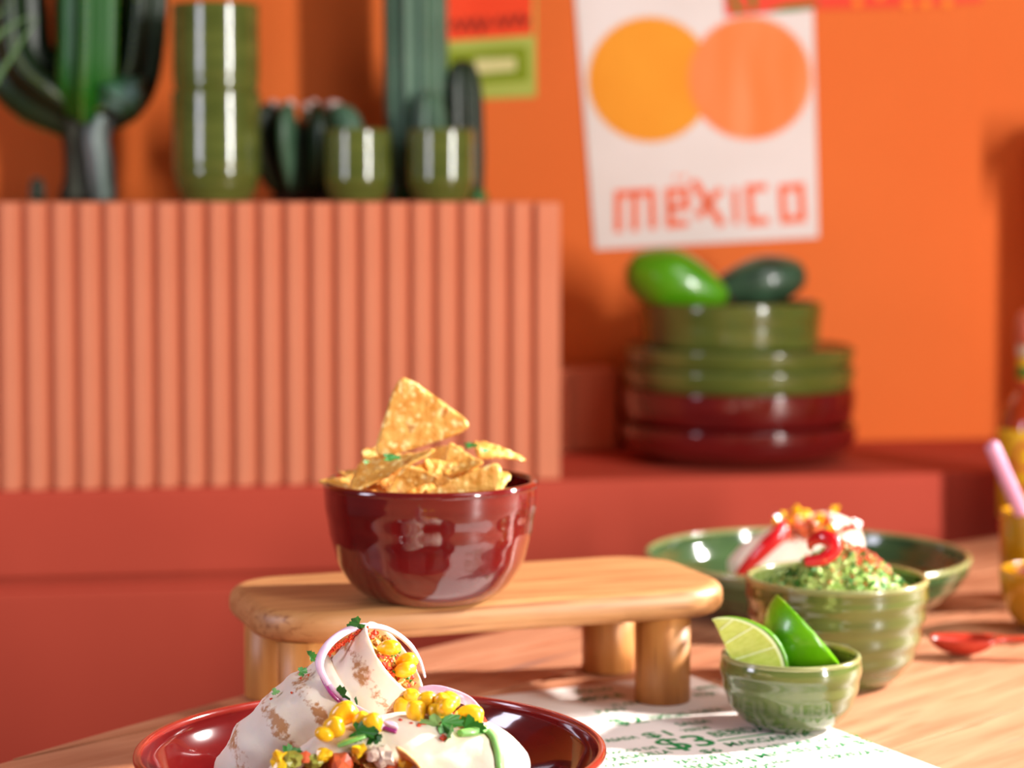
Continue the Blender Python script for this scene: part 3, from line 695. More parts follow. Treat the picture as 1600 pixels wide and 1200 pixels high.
o = mesh('filling', vs, fs, m_fill, b1); o.data.transform(Matrix.Translation(fc) @ Mf); recalc(o)
r_ = random.Random(5)
def facepts(n, rmax, up, cen, X_, Y_, Nn):
    out = []
    for _ in range(n): a = r_.uniform(0, 6.3); q = rmax * math.sqrt(r_.random()); out.append(cen + X_ * (q * math.cos(a)) + Y_ * (q * math.sin(a)) + Nn * up)
    return out
ps = facepts(60, .018, .0008, fc, fx, fy, cut_n); scatter_mesh('red_crumbs', ps, [r_.uniform(.0008, .0022) for _ in ps], m_spice, b1, 3)
ps = facepts(60, .018, .0008, fc, fx, fy, cut_n); scatter_mesh('yellow_crumbs', ps, [r_.uniform(.001, .0026) for _ in ps], m_fill, b1, 4)
ps = facepts(16, .018, .0012, fc, fx, fy, cut_n); scatter_mesh('herb_crumbs', ps, [r_.uniform(.0008, .002) for _ in ps], m_herb, b1, 5)
# paprika along the upper left shoulder
ps = []
for _ in range(150):
    t = r_.random(); x = 511 + 63 * t + r_.gauss(0, 1.5); y = 1022 - 38 * t ** .8 + r_.gauss(0, 2.5); ps.append(P(x, y, 1.1585 + .010 * t))
scatter_mesh('paprika_dusting', ps, [r_.uniform(.0005, .0012) for _ in ps], m_spice, b1, 6)

b2 = thing('burrito_half', 'burrito half lying at the front, cut side open to the camera', 'burrito')
b1['group'] = b2['group'] = 'burrito halves on the burgundy plate'
N_ = 44
cl = spline([P(425, 1242, 1.102), P(480, 1232, 1.102), P(560, 1212, 1.106), P(660, 1202, 1.112), P(750, 1212, 1.118), P(812, 1236, 1.122)], 9)
n_ = len(cl)
def r2(t):
    return (.0125 + .0163 * min(1, t / .40) ** .9) if t < .62 else .0288 * math.sqrt(max(.02, 1 - ((t - .62) / .40) ** 2.6))
rd = [r2(i / (n_ - 1)) for i in range(n_)]
def rest(x, y, gap=0.0, D0=1.12):
    """first point of either burrito met along the line of sight, lifted off its skin by gap"""
    tubes = list(zip(cl, rd)) + list(zip(pa, ra)) + list(zip(pb, rb_))
    d = 1.06
    while d < 1.24:
        q = P(x, y, d)
        for c, r in tubes:
            if (q - c).length < r + gap and not (r < .03 and c in cl and q.y < 1.0845): return q
        d += .0006
    return P(x, y, D0)
roll('wrap', cl, rd, m_wrap2, b2, 56, .0020, seed=14, solid=.0018, cutplanes=[(P(560, 1190, 1.0845), Vector((-.13, -.99, -.05)).normalized()), (Vector((0, 0, .0095)), Vector((0, 0, -1)))])
r_ = random.Random(21)
fill_pts = []
for _ in range(330):
    i = r_.randrange(2, int(n_ * .72)); p = cl[i]; a = r_.uniform(0, 6.3); q = max(.002, rd[i] - .0045) * math.sqrt(r_.random())
    v = p + Vector((r_.uniform(-.004, .004), math.cos(a) * q, math.sin(a) * q))
    if v.y < 1.080 or v.z < .014: continue
    fill_pts.append(v)
scatter_mesh('filling', fill_pts, [r_.uniform(.0025, .006) for _ in fill_pts], m_fill, b2, 8)
for nm, m, lst in [('pepper_chunk', m_fill_r, [(530, 1196, .006), (478, 1184, .003), (610, 1199, .004)]), ('chicken_chunk', m_fill_w, [(600, 1182, .0055), (585, 1180, .004)]), ('pickle_chunk', m_fill_g, [(458, 1188, .005), (490, 1190, .004), (448, 1196, .0045)]), ('corn_chunk', m_corn, [(440, 1188, .005), (562, 1172, .004), (507, 1180, .004), (634, 1190, .004)])]:
    for x, y, s in lst:
        bm = bmesh.new(); bmesh.ops.create_icosphere(bm, subdivisions=2, radius=s)
        for v in bm.verts: v.co *= 1 + .75 * noise.noise(v.co * 260 + Vector((x * 1.3, y * .7, 0)))
        bmobj(nm, bm, m, b2, P(x, y, 1.0835), smooth=False)
# a fold of tortilla hanging over the opening at the right
vs = []; fs = []
for i in range(11):
    t = i / 10
    for j in range(7):
        s = j / 6; x = 618 + 52 * t + 10 * s; y = 1168 + 60 * t ** 1.6 + 26 * s * (1 - t) ; vs.append(P(x, y, 1.074 + .012 * s * s))
for i in range(10):
    for j in range(6): fs.append((i * 7 + j, i * 7 + j + 1, (i + 1) * 7 + j + 1, (i + 1) * 7 + j))
o = mesh('inner_fold', vs, fs, m_wrap_in, b2)
bm = bmesh.new(); bm.from_mesh(o.data); bmesh.ops.solidify(bm, geom=bm.faces[:], thickness=.0014); bm.to_mesh(o.data); bm.free()

# corn kernels
bm = bmesh.new(); bmesh.ops.create_icosphere(bm, subdivisions=3, radius=1)
for v in bm.verts:
    c = v.co; k = 1 - .28 * max(0, -c.z); c.x *= .82 * k; c.y *= .62 * k; c.z = math.copysign(abs(c.z) ** .8, c.z) * 1.05
    if c.z > .6: c.z -= .18 * math.exp(-(c.x ** 2 + c.y ** 2) * 7)
me_k = bpy.data.meshes.new('corn_kernel'); bm.to_mesh(me_k); bm.free(); me_k.polygons.foreach_set('use_smooth', [True] * len(me_k.polygons)); me_k.materials.append(m_corn)
bm = bmesh.new(); bmesh.ops.create_icosphere(bm, subdivisions=2, radius=.3)
for v in bm.verts: v.co.z = v.co.z * .5 - .95
me_kt = bpy.data.meshes.new('kernel_tip'); bm.to_mesh(me_kt); bm.free(); me_kt.materials.append(mat('kernel_tip', (240, 214, 130), (246, 224, 150), 60, .4))
def kernel(x, y, D, s, rot, label, group):
    t = link('corn_kernel', me_k, None, P(x, y, D) if group.endswith('cut end') else rest(x, y, s * .62, D), tuple(R(a) for a in rot)); t.scale = (s * 1.28,) * 3; tag(t, label, 'corn', group)
    k = link('kernel_tip', me_kt, t); return t
g1 = 'corn kernels heaped on the lying burrito'; g2 = 'corn kernels tucked between the burritos'; g3 = 'corn kernels in the upright cut end'
for x, y, D, s, rot, lb_ in [(630, 1105, 1.108, .0052, (10, 20, 0), 'leftmost corn kernel of the heap on the lying burrito'), (650, 1112, 1.098, .0052, (-5, 0, 20), 'upright corn kernel at the front left of the heap'),
        (643, 1089, 1.122, .0045, (40, 10, 0), 'small corn kernel at the back left under the leaning burrito'), (668, 1098, 1.112, .0052, (15, -15, 10), 'tall corn kernel in the middle of the heap'),
        (683, 1113, 1.098, .0054, (70, 40, 0), 'round corn kernel at the front of the heap'), (697, 1105, 1.102, .0054, (60, -20, 30), 'dimpled corn kernel right of the front one'),
        (704, 1093, 1.114, .0053, (80, 30, 0), 'topmost corn kernel at the back right of the heap'), (735, 1119, 1.104, .0060, (5, 98, 10), 'long corn kernel lying at the right end of the heap'),
        (690, 1097, 1.110, .0046, (30, 30, 0), 'corn kernel behind the dimpled one in the heap')]:
    kernel(x, y, D, s, rot, lb_, g1)
for x, y, D, s, rot, lb_ in [(537, 1117, 1.125, .0066, (20, 55, 20), 'large corn kernel leaning against the wrap crease'), (521, 1137, 1.112, .0054, (10, 70, -20), 'corn kernel second from the left by the wrap crease'),
        (507, 1147, 1.108, .0050, (80, 20, 0), 'lowest corn kernel at the left by the wrap crease'), (583, 1131, 1.112, .0050, (10, -20, 0), 'corn kernel right of the parsley by the onion'), (565, 1127, 1.118, .0045, (10, 30, 0), 'corn kernel half hidden behind the parsley')]:
    kernel(x, y, D, s, rot, lb_, g2)
for x, y, D, s, rot, lb_ in [(608, 1012, 1.160, .0054, (80, 10, 60), 'upper corn kernel in the upright cut end'), (636, 1033, 1.166, .0050, (60, 40, 50), 'middle corn kernel in the upright cut end'), (632, 1047, 1.160, .0054, (70, 0, 60), 'lower corn kernel in the upright cut end')]:
    kernel(x, y, D, s, rot, lb_, g3)

# red onion rings
def onion(pts, wd, label, group='red onion slices', sub=6, lay=False):
    path = spline([rest(p[0], p[1], .0022, p[2]) if lay else P(*p) for p in pts], sub); n = len(path)
    t = thing('onion_slice', label, 'onion', group=group)
    rad = [wd * (.55 + .45 * min(1, 5 * min(i, n - 1 - i) / n)) for i in range(n)]
    vs, fs = tube(path, rad, 12, sec=lambda a: (math.cos(a) * .55, math.sin(a))); recalc(mesh('flesh', vs, fs, m_onion, t))
    return t, path
t, path = onion([(664, 1058, 1.190), (655, 1030, 1.188), (638, 1005, 1.186), (610, 985, 1.184), (580, 978, 1.180), (548, 983, 1.166), (518, 1002, 1.154), (501, 1027, 1.146), (501, 1048, 1.142), (514, 1070, 1.138)], .0025, 'big red onion ring arching over the upright burrito')
t, path = onion([(505, 1052, 1.1405), (520, 1078, 1.136), (543, 1098, 1.132), (572, 1115, 1.126), (598, 1130, 1.118), (622, 1138, 1.110)], .0022, 'purple edged onion strip trailing down between the burritos', lay=True)
q = [p + Vector((-.0008, -.0010, -.0016)) for p in path]; vs, fs = tube(q, .0011, 8); mesh('purple_skin', vs, fs, m_onion_e, t)
t, path = onion([(590, 1138, 1.112), (606, 1132, 1.116), (620, 1134, 1.118)], .0018, 'short pale onion end under the purple strip', lay=True)
t, path = onion([(655, 1078, 1.150), (690, 1080, 1.146), (725, 1092, 1.138), (748, 1108, 1.126)], .0030, 'thick pale onion slice behind the corn heap')

# parsley, scallion and chili bits on the front burritos
gp = 'parsley leaves on the burritos'
for i, (x, y, D, s, rot, lb_, pale) in enumerate([(556, 976, 1.166, .0062, (60, 20, 160), 'parsley leaf on the very top of the upright burrito', 0), (487, 1025, 1.156, .0050, (60, 0, 60), 'parsley leaf on the left shoulder of the upright burrito', 0),
        (472, 1049, 1.150, .0040, (70, 0, 40), 'small dark parsley bit below the left shoulder leaf', 0), (533, 1086, 1.128, .0075, (65, 10, 150), 'parsley leaf on the onion strip, left of two', 0),
        (558, 1108, 1.118, .0080, (70, 30, 100), 'curled parsley leaf hanging over the onion strip', 0), (566, 1143, 1.100, .0098, (55, 0, -25), 'large parsley leaf on the fold of the lying burrito', 0),
        (585, 1152, 1.097, .0072, (55, 10, -50), 'second parsley leaf joined below the large one', 0), (455, 1177, 1.098, .0068, (60, 0, 30), 'dark parsley leaf at the left lip of the lying burrito', 0),
        (676, 1131, 1.095, .0080, (60, 0, 170), 'pale parsley leaf under the corn heap at the left', 1), (700, 1128, 1.095, .0095, (60, 0, 20), 'parsley leaf spreading right under the corn heap', 0),
        (702, 1148, 1.090, .0070, (60, 0, -80), 'parsley leaf hanging down from under the corn heap', 1), (735, 1137, 1.096, .0090, (60, 0, -10), 'parsley leaf near the scallion strip', 0), (430, 1081, 1.140, .0030, (60, 0, 0), 'tiny herb speck on the left outline of the wrap', 1)]):
    put(LEAF_L if pale else LEAF[i % 4], 'parsley_leaf', rest(x, y, .0022, D), s, tuple(R(a) for a in rot), lb_, 'herb', gp)
def ribbon(name, pts, wd, m, label, cat, sub=6, thick=.7):
    path = spline([rest(p[0], p[1], .0014, p[2]) for p in pts], sub); n = len(path)
    rad = [wd * (.75 + .25 * math.sin(math.pi * i / (n - 1))) for i in range(n)]
    vs, fs = tube(path, rad, 12, sec=lambda a: (math.cos(a), math.sin(a) * thick)); return tag(recalc(mesh(name, vs, fs, m)), label, cat, 'green scallion strips')
m_scal = mat('scallion', (110, 176, 70), (150, 208, 120), 60, .3, coat=.3, stretch=(1, 1, .3))
ribbon('scallion_strip', [(756, 1136, 1.098), (771, 1150, 1.094), (779, 1172, 1.090), (782, 1200, 1.087), (782, 1216, 1.086)], .0030, m_scal, 'green scallion strip running down the right side of the burrito', 'scallion')
ribbon('scallion_strip', [(718, 1146, 1.092), (740, 1143, 1.094), (760, 1138, 1.098)], .0034, m_scal, 'speckled pale scallion strip joining the green strip', 'scallion')
ribbon('scallion_strip', [(528, 1165, 1.098), (545, 1158, 1.098), (570, 1150, 1.101)], .0046, m_scal, 'broad scallion piece at the lip of the cut burrito', 'scallion', thick=.3)
ps = [rest(x, y, .0003, D) for x, y, D in [(692, 1153, 1.088), (715, 1118, 1.095), (626, 1126, 1.104), (642, 1130, 1.100), (655, 1133, 1.098), (757, 1127, 1.104), (470, 1060, 1.144), (482, 1055, 1.144), (455, 1082, 1.138), (424, 1092, 1.142), (740, 1134, 1.094), (662, 1130, 1.097)]]
for i, (p, s) in enumerate(zip(ps, [.0028, .0028, .0018, .0016, .0018, .002, .001, .001, .0009, .0012, .0016, .002])):
    o = scatter_mesh('chili_flake', [(0, 0, 0)], [s], m_spice, None, i); o.location = p; del o['kind']
    tag(o, ['red chili flake below the hanging parsley leaf', 'red chili flake beside the long corn kernel', 'red chili flake at the far left under the corn heap', 'second red chili flake under the corn heap', 'third red chili flake under the corn heap', 'red chili flake right of the long corn kernel',
            'left fleck of the pair on the upright wrap', 'right fleck of the pair on the upright wrap', 'single red fleck lower on the upright wrap', 'red fleck on the left outline of the upright wrap', 'red chili flake below the long corn kernel', 'red chili flake on the pale parsley leaf'][i], 'chili flake', 'chili flakes on the burritos')

# ------------------------------------------------------------------ cups on the ribbed block
CUP = [(.72, 0), (.78, .015), (.88, .10), (.96, .22), (1, .36), (1, .7), (1, 1)]
cupx = P(339, 300, 2.19)
def cup(label, loc, r, h, rings, ringn, group):
    return vessel('ceramic_cup', label, 'cup', scaled(CUP, r, h), .0032, m_green, m_green, loc, group=group, rings=rings, ringn=ringn, n=64)
g = 'olive green cups on the ribbed block'
cup('lower tall olive cup of the two stacked on the ribbed block', (cupx.x, 2.19, BOX_Z + .0005), .0445, .109, .0004, 9, g)
cup('upper tall olive cup stacked in the lower one', (cupx.x, 2.19, BOX_Z + .091), .0436, .1065, .0004, 9, g)
for px_, lb_ in [(559, 'small olive cup left of the tall column cactus'), (690, 'small olive cup in front of the tall column cactus')]:
    q = P(px_, 300, 2.215); cup(lb_, (q.x, 2.215, BOX_Z + .0005), .0342, .0715, .0002, 4, g)

# ------------------------------------------------------------------ cacti
def ribbed(path, rad, nrib, depth, n=None, sharp=1.0):
    n = n or nrib * 8
    def s(a): v = .5 + .5 * math.cos(nrib * a); return 1 - depth * (1 - v ** sharp)
    return tube(path, rad, n, sec=s)
def dome(path_pts, r, taper=.25, sub=8, base=1.0):
    p = spline(path_pts, sub); n = len(p); out = []
    for i in range(n):
        t = i / (n - 1); k = math.sqrt(max(.003, 1 - max(0, (t - (1 - taper)) / taper) ** 2.2)); out.append(r * k * (base + (1 - base) * min(1, t / .3)))
    return p, out
BZ = BOX_Z + .0005
cc = thing('column_cactus', 'tall grey-green column cactus with two shorter columns', 'cactus')
def col(x0, x1, ytop, Y, rpx, nrib, m, taper=.25, lean=0):
    a = P((x0 + x1) / 2, 300, Y); a.z = BZ; b = P((x0 + x1) / 2 + lean, ytop, Y)
    p, r = dome([a, a.lerp(b, .33), a.lerp(b, .66), b], rpx * Y / F_PX, taper, 8, .85)
    vs, fs = ribbed(p, r, nrib, .22); o = recalc(mesh('column', vs, fs, m, cc)); return p, r, o
def spines(p, r, nrib, parent, every=2, s=.0014):
    fr = frames(p); pts = []
    for i in range(1, len(p) - 1, every):
        t, X, Y = fr[i]
        for k in range(nrib): a = 2 * math.pi * k / nrib; pts.append(p[i] + (X * math.cos(a) + Y * math.sin(a)) * (r[i] * 1.0))
    o = scatter_mesh('spines', pts, [s] * len(pts), m_tip, parent, 3); return o
p, r, o = col(600, 705, -170, 2.318, 50, 10, m_cac, .12, -6); spines(p, r, 10, o, 2, .0009)
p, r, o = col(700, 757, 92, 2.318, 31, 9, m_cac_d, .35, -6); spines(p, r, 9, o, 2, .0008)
p, r, o = col(640, 706, 142, 2.2885, 27, 9, m_cac, .4, 0); o.location = (0, -.015, 0); spines(p, r, 9, o, 2, .0008)
a = P(630, 300, 2.262); a.z = BZ
for k, (x, Y) in enumerate([(628, 2.265), (747, 2.262)]):
    a = P(x, 300, Y); a.z = BZ; p, r = dome([a, a + Vector((0, 0, .006)), a + Vector((0, 0, .013))], .010, .6, 5); vs, fs = ribbed(p, r, 7, .15); recalc(mesh('offset_shoot', vs, fs, m_cac_b, cc))
# barrel cactus with wide ribs and pale tips
bx_ = P(476, 300, 2.285)
bcx = thing('barrel_cactus', 'squat dark green cactus with wide arching ribs and pale tips', 'cactus', (bx_.x, 2.285, BZ))
vs, fs = lathe([(0, 0), (.034, 0), (.036, .004), (.030, .012), (0, .014)], 24); recalc(mesh('soil_clump', vs, fs, m_soil, bcx))
for k in range(9):
    a = R(40 * k + 12); d = Vector((math.cos(a), math.sin(a), 0))
    p, r = dome([d * .010 + Vector((0, 0, .010)), d * .024 + Vector((0, 0, .022)), d * .041 + Vector((0, 0, .050)), d * .046 + Vector((0, 0, .078)), d * .036 + Vector((0, 0, .101))], .0145, .35, 6, .6)
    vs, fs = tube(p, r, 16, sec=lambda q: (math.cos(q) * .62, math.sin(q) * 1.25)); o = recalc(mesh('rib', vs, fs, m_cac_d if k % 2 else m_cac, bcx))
    pts = [p[-1] + Vector((0, 0, .001)), p[-3] + d * .006, p[-9] + d * .012, p[-14] + d * .011]
    for q, s in zip(pts, (.0052, .0034, .0024, .0022)):
        bm = bmesh.new(); bmesh.ops.create_icosphere(bm, subdivisions=2, radius=s)
        for v in bm.verts: v.co *= 1 + .3 * noise.noise(v.co * 500)
        bmobj('tuft', bm, m_tip, o, q)
p, r = dome([Vector((0, 0, .012)), Vector((0, 0, .05)), Vector((0, 0, .088))], .031, .5, 6); vs, fs = tube(p, r, 24); recalc(mesh('core', vs, fs, m_cac_d, bcx))
# candelabra cactus at the left
ec = thing('candelabra_cactus', 'big dark green branching cactus at the left with a stout trunk', 'cactus')
def arm(pts, rpx, m, nrib=4, depth=.45, taper=.2, base=.7, edge=True, Y0=None):
    q = [P(*p_) for p_ in pts]
    if abs(pts[0][1] - 302) < 3: q[0].z = BZ
    p, r = dome(q, rpx * 2.28 / F_PX, taper, 8, base); vs, fs = ribbed(p, r, nrib, depth, nrib * 10, .8); o = recalc(mesh('arm', vs, fs, m, ec))
    if edge:
        fr = frames(p); pts_ = []
        for i in range(2, len(p) - 1):
            t, X, Y = fr[i]
            for k in range(nrib): a_ = 2 * math.pi * k / nrib; pts_.append(p[i] + (X * math.cos(a_) + Y * math.sin(a_)) * r[i] * .99)
        s = scatter_mesh('ridge_spines', pts_, [.0022] * len(pts_), m_cac_e, o, 4)
    return o
p = spline([P(136, 302, 2.295), P(134, 250, 2.295), P(132, 190, 2.295), P(130, 130, 2.295)], 8); p[0].z = BZ
rad = [(42 - 8 * math.sin(math.pi * min(1, i / 16))) * 2.28 / F_PX * (1.05 if i < 3 else 1) for i in range(len(p))]
vs, fs = ribbed(p, rad, 6, .25); recalc(mesh('trunk', vs, fs, m_bark, ec))
arm([(164, 302, 2.262), (158, 255, 2.262), (152, 215, 2.264), (165, 175, 2.266)], 21, mat('cactus_waxy', (104, 126, 116), (150, 166, 160), 14, .5), 4, .3, .15, .9, False)
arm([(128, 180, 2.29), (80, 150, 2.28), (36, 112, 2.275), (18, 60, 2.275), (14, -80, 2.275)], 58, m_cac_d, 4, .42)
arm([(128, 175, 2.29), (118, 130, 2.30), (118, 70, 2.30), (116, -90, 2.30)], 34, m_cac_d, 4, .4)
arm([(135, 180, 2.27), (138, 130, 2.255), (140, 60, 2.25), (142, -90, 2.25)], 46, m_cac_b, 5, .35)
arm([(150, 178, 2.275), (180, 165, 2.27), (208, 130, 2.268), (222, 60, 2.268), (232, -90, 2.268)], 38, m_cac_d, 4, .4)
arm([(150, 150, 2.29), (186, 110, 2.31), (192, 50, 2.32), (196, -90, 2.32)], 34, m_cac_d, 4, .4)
# pale swollen pad at the joint
bm = bmesh.new(); bmesh.ops.create_icosphere(bm, subdivisions=3, radius=1)
for v in bm.verts: v.co = Vector((v.co.x * .026, v.co.y * .014, v.co.z * .018)) * (1 + .6 * noise.noise(v.co * 1.6))
bmobj('waxy_pad', bm, mat('cactus_pad', (44, 92, 52), (120, 152, 140), 40, .35, ramp=(.45, .68)), ec, P(198, 148, 2.245))
# small dark globe behind
gq = P(58, 300, 2.30)
gc = thing('globe_cactus', 'tiny dark green cactus standing left of the stout trunk', 'cactus', (gq.x, 2.30, BZ))
p, r = dome([Vector((0, 0, 0)), Vector((0, 0, .012)), Vector((0, 0, .026))], .0085, .6, 6, .8); vs, fs = ribbed(p, r, 8, .2); o = recalc(mesh('stem', vs, fs, m_cac_d, gc)); spines(p, r, 8, gc, 2, .0008)
# aloe leaves entering at the left edge
al = thing('aloe_plant', 'slender green aloe leaves reaching in at the left edge', 'plant', (P(-70, 300, 2.165).x, 2.165, BZ))
alo = al.location.copy()
vs, fs = lathe([(0, 0), (.012, 0), (.013, .004), (.009, .03), (0, .034)], 16); recalc(mesh('stem', vs, fs, m_aloe, al))
for pts, rw in [([(-70, 292, 2.165), (-45, 190, 2.16), (0, 115, 2.155), (60, 25, 2.15)], .0062), ([(-72, 292, 2.165), (-60, 150, 2.16), (-10, 62, 2.155), (52, 22, 2.15)], .0058), ([(-74, 292, 2.168), (-78, 120, 2.165), (-40, 60, 2.16), (10, 10, 2.16)], .006), ([(-74, 292, 2.165), (-120, 150, 2.165), (-160, 60, 2.16)], .006), ([(-76, 292, 2.165), (-96, 150, 2.17), (-100, 20, 2.17)], .006)]:
    q = spline([P(*v) - alo for v in pts], 8); n = len(q); rad = [rw * (1.15 - 1.08 * (i / (n - 1)) ** 1.4) for i in range(n)]
    vs, fs = tube(q, rad, 12, sec=lambda a: (math.cos(a), math.sin(a) * .45 + .12 * math.cos(a) ** 2)); recalc(mesh('leaf', vs, fs, m_aloe, al))

# ------------------------------------------------------------------ stacked dishes on the ledge
KX, KY = (1155 - 800) * 2.345 / F_PX, 2.345
DISH = [(.56, 0), (.66, .03), (.84, .16), (.95, .40), (.995, .75), (1.0, 1.0)]
DISH2 = [(.90, 0), (.935, .06), (.97, .22), (.995, .55), (1.0, 1.0)]
zb = LEDGE_Z + .0006
def dish(label, r, h, z, m, mr, floor, tilt=0, group='stacked dishes on the ledge', prof=DISH, name='stacked_dish', dx=0):
    return vessel(name, label, 'plate', scaled(prof, r, h), .0042, m, mr, (KX + dx, KY, z), group=group, n=96, floor=floor, rot=(0, tilt, 0))
dish('lowest burgundy dish of the stack on the red ledge', .1285, .038, zb, m_burg, m_burg, .0370)
dish('upper burgundy dish directly under the green plates', .1275, .038, zb + .0392, m_burg, m_burg, .0370, prof=DISH2)
SP = [(.93, 0), (.95, .06), (.972, .3), (.99, .6), (1.0, 1.0)]
dish('lower green plate of the pair on the burgundy dishes', .1275, .0215, zb + .0392 * 2, m_green, m_green_l, .0208, prof=SP)
dish('upper green plate of the pair under the avocado bowl', .1265, .0205, zb + .0392 * 2 + .0226, m_green, m_green_l, .0198, prof=SP)
zt = zb + .0392 * 2 + .0226 + .0216
SB = [(.93, 0), (.955, .03), (.975, .2), (.985, .55), (1.0, .85), (1.0, 1.0)]
vessel('straight_bowl', 'straight sided olive bowl holding avocados on top of the stack', 'bowl', scaled(SB, .0995, .047), .0042, m_green, m_green, (KX - .009, KY, zt), group='stacked dishes on the ledge', n=96, rings=.0002, ringn=3)
def avocado(label, loc, direc, L, rm, m):
    d = Vector(direc).normalized(); prof = []
    for i in range(19):
        t = i / 18; z = (t - .45) * L; rr = rm * math.sin(math.pi * min(1, .02 + .96 * t)) ** .48 * (1 - .42 * max(0, (t - .4) / .6) ** 1.2); prof.append((max(rr, 0), z))
    prof[0] = (0, prof[0][1]); prof[-1] = (0, prof[-1][1])
    vs, fs = lathe(prof, 36); t_ = thing('avocado', label, 'avocado', loc, d.to_track_quat('Z', 'Y').to_euler(), 'avocados in the straight sided bowl')
    recalc(mesh('skin', vs, fs, m, t_)); vs, fs = lathe([(0, -.002), (.0035, -.002), (.0042, 0), (.0036, .003), (0, .0035)], 12); recalc(mesh('stem_button', vs, fs, m_soil, t_, (0, 0, prof[-1][1] - .0008)))
avocado('bright green avocado at the left in the top bowl', P(1050, 440, KY - .030), (.86, -.12, -.26), .118, .036, m_avo_l)
avocado('dark bumpy avocado at the right in the top bowl', P(1190, 440, KY + .012), (-.90, -.2, -.16), .118, .029, m_avo_d)

# ------------------------------------------------------------------ right hand side: bottle, cup, straw, sauce bowl, spoon
bq = P(1616, 800, 2.165)
bt = thing('sauce_bottle', 'hot sauce bottle with yellow label at the right edge', 'bottle', (bq.x, 2.165, .0006)); bt.scale = (1.06, 1.06, .955)
prof = smooth_prof([(.0325, .002), (.034, .008), (.034, .06), (.034, .10), (.033, .118), (.027, .136), (.019, .150), (.0165, .160), (.0165, .172), (.0155, .186)], 5)
vs, fs = lathe([(0, .001), (.030, 0)] + prof + [(.014, .187), (0, .187)], 40); recalc(mesh('glass_body', vs, fs, m_sauce, bt))
def sleeve(name, pr, m, par):
    vs, fs = lathe(pr, 40); n = 40; return recalc(mesh(name, vs, fs, m, par))
sleeve('body_label', [(.0341, .018), (.0346, .018), (.0346, .104), (.0341, .112), (.0338, .112)], m_lab_y, bt)
sleeve('neck_label', [(.0166, .156), (.0178, .157), (.0174, .186), (.0160, .187)], m_lab_y, bt)
sleeve('neck_band', [(.0178, .166), (.0183, .167), (.0181, .176), (.0176, .177)], m_lab_g, bt)
sleeve('red_band', [(.0182, .156), (.0187, .157), (.0187, .162), (.0182, .163)], m_lab_r, bt)
sleeve('collar', [(.0, .1872), (.0172, .1872), (.0185, .190), (.0185, .199), (.0172, .201), (0, .201)], m_collar, bt)
sleeve('cap', [(.0, .2012), (.0195, .2012), (.0205, .204), (.0195, .222), (.0165, .234), (.008, .2395), (0, .240)], m_cap, bt)
for a0, z0 in [(-150, .065), (-118, .040), (-118, .085)]:   # oval print on the label
    V = []; 
    for k in range(17):
        a = 2 * math.pi * k / 16; V.append((a0 + 17 * math.cos(a), z0 + .016 * math.sin(a)))
    vs = [(.0350 * math.cos(R(u)), .0350 * math.sin(R(u)), z) for u, z in V[:-1]]; vs2 = [(.0350 * math.cos(R(a0 + (u - a0) * .7)), .0350 * math.sin(R(a0 + (u - a0) * .7)), z0 + (z - z0) * .7) for u, z in V[:-1]]
    mesh('label_print', vs + vs2, [(k, (k + 1) % 16, 16 + (k + 1) % 16, 16 + k) for k in range(16)], m_lab_r, bt, smooth=False)
yq = P(1638, 900, 1.80)
vessel('ceramic_cup', 'mustard yellow cup holding a pink straw at the right edge', 'cup', scaled(CUP, .0402, .0735), .0036, m_yellow, m_yellow, (yq.x, 1.80, .0006), n=64)
vs, fs = tube([P(1548, 694, 1.755), P(1550, 697, 1.7555), P(1602, 815, 1.782), P(1640, 900, 1.805)], [.0045, .0062, .0062, .0062], 18); tag(recalc(mesh('straw', vs, fs, m_straw)), 'fat pink straw leaning out of the yellow cup', 'straw')
yb = onz(1652, 984, 0)
vessel('dip_bowl', 'small mustard yellow bowl of red salsa at the right edge', 'bowl', scaled([(.5, 0), (.56, .03), (.75, .16), (.9, .4), (.97, .68), (1, .88), (.99, 1)], .0452, .045), .0034, m_yellow, m_yellow, (yb.x, yb.y, .0006), n=72)
V, Fc = [], []
for i in range(15):
    for k in range(36): a = 2 * math.pi * k / 36; r = .0395 * max(i, .04) / 14; x, y = r * math.cos(a), r * math.sin(a); V.append((x, y, .037 + .020 * (1 - (r / .0395) ** 1.7) + .003 * noise.noise(Vector((x, y, 1)) * 110)))
for i in range(14):
    for k in range(36): Fc.append((i * 36 + k, i * 36 + (k + 1) % 36, (i + 1) * 36 + (k + 1) % 36, (i + 1) * 36 + k))
b = len(V)
for k in range(36): a = 2 * math.pi * k / 36; V.append((.030 * math.cos(a), .030 * math.sin(a), .012))
for k in range(36): Fc.append((14 * 36 + k, 14 * 36 + (k + 1) % 36, b + (k + 1) % 36, b + k))
Fc.append(tuple(range(b + 35, b - 1, -1)))
tag(recalc(mesh('red_salsa', V, Fc, m_salsa, None, (yb.x, yb.y, .0006))), 'mound of dark red salsa in the yellow bowl', 'salsa')
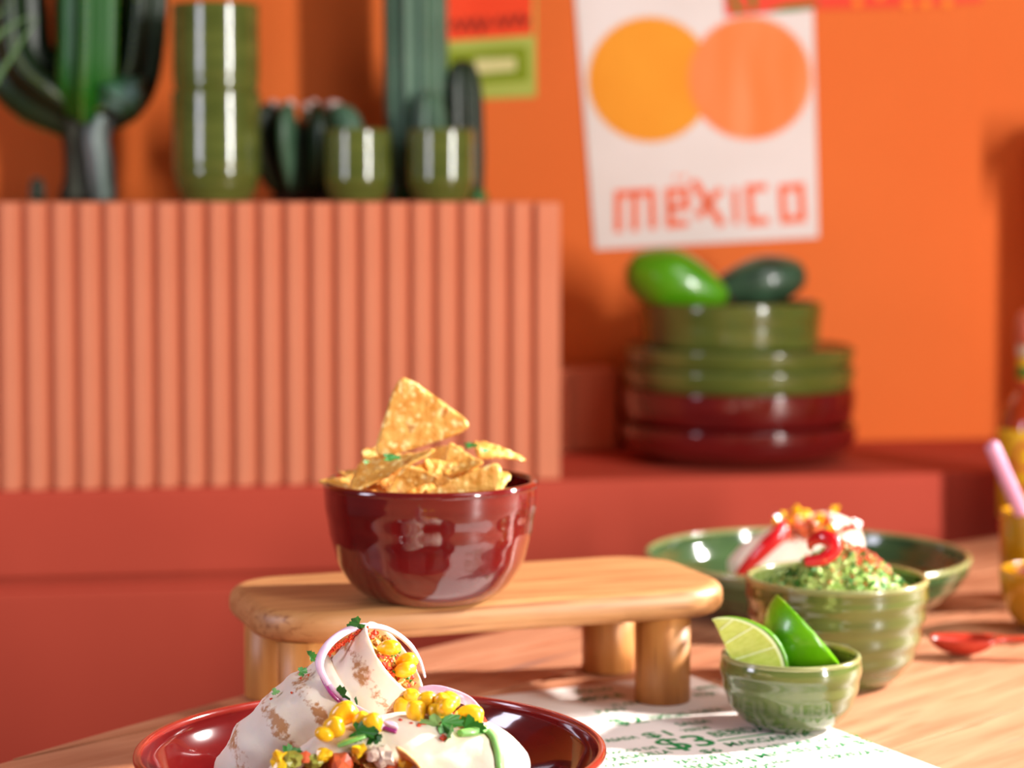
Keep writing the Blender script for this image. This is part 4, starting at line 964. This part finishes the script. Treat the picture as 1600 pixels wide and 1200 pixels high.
# spoon lying on the table
sq = onz(1500, 1026, 0); sd = (onz(1620, 1030, 0) - onz(1500, 1026, 0)).normalized()
sn = thing('plastic_spoon', 'coral red spoon lying on the table beside the guacamole bowl', 'spoon', (sq.x, sq.y, .0005), (0, 0, math.atan2(sd.y, sd.x)))
V, Fc = [], []; ni, nj = 20, 10
def spn(t, s):   # t along, s across -1..1
    x = -.022 + .075 * t
    hw_ = (.0155 * math.sin(math.pi * min(.93, .05 + t * 1.25)) ** .42) if t < .62 else .0058 + (.0155 * math.sin(math.pi * .835) ** .6 - .0058) * max(0, (.74 - t) / .12)
    if t >= .62: hw_ = max(.0056, hw_)
    cup_ = max(0, 1 - (t / .62) ** 2) if t < .62 else 0
    z = .0118 + .0025 * max(0, (t - .4)) - .0105 * math.sin(math.pi * min(1, t / .62)) ** .55 * (1 - s ** 4) * (1 if t < .62 else 0)
    return x, hw_ * s, z
for lay in (0, 1):
    for i in range(ni + 1):
        for j in range(nj + 1): x, y, z = spn(i / ni, -1 + 2 * j / nj); V.append((x, y, z + (.0024 if lay else 0)))
K = (ni + 1) * (nj + 1); gi = lambda i, j, l: l * K + i * (nj + 1) + j
for i in range(ni):
    for j in range(nj): Fc.append((gi(i, j, 0), gi(i, j + 1, 0), gi(i + 1, j + 1, 0), gi(i + 1, j, 0))); Fc.append((gi(i, j, 1), gi(i + 1, j, 1), gi(i + 1, j + 1, 1), gi(i, j + 1, 1)))
    Fc.append((gi(i, 0, 0), gi(i + 1, 0, 0), gi(i + 1, 0, 1), gi(i, 0, 1))); Fc.append((gi(i, nj, 0), gi(i, nj, 1), gi(i + 1, nj, 1), gi(i + 1, nj, 0)))
for j in range(nj): Fc.append((gi(0, j, 0), gi(0, j, 1), gi(0, j + 1, 1), gi(0, j + 1, 0))); Fc.append((gi(ni, j, 0), gi(ni, j + 1, 0), gi(ni, j + 1, 1), gi(ni, j, 1)))
recalc(mesh('spoon_bowl', V, Fc, m_spoon, sn))
vs, fs = tube([Vector((.0535, 0, .0138)), Vector((.09, 0, .012)), Vector((.15, 0, .006))], [.0052, .0048, .0048], 14, sec=lambda a: (math.cos(a), math.sin(a) * .6)); recalc(mesh('handle', vs, fs, m_spoon_p, sn))

for me in bpy.data.meshes: me.validate(); me.update()
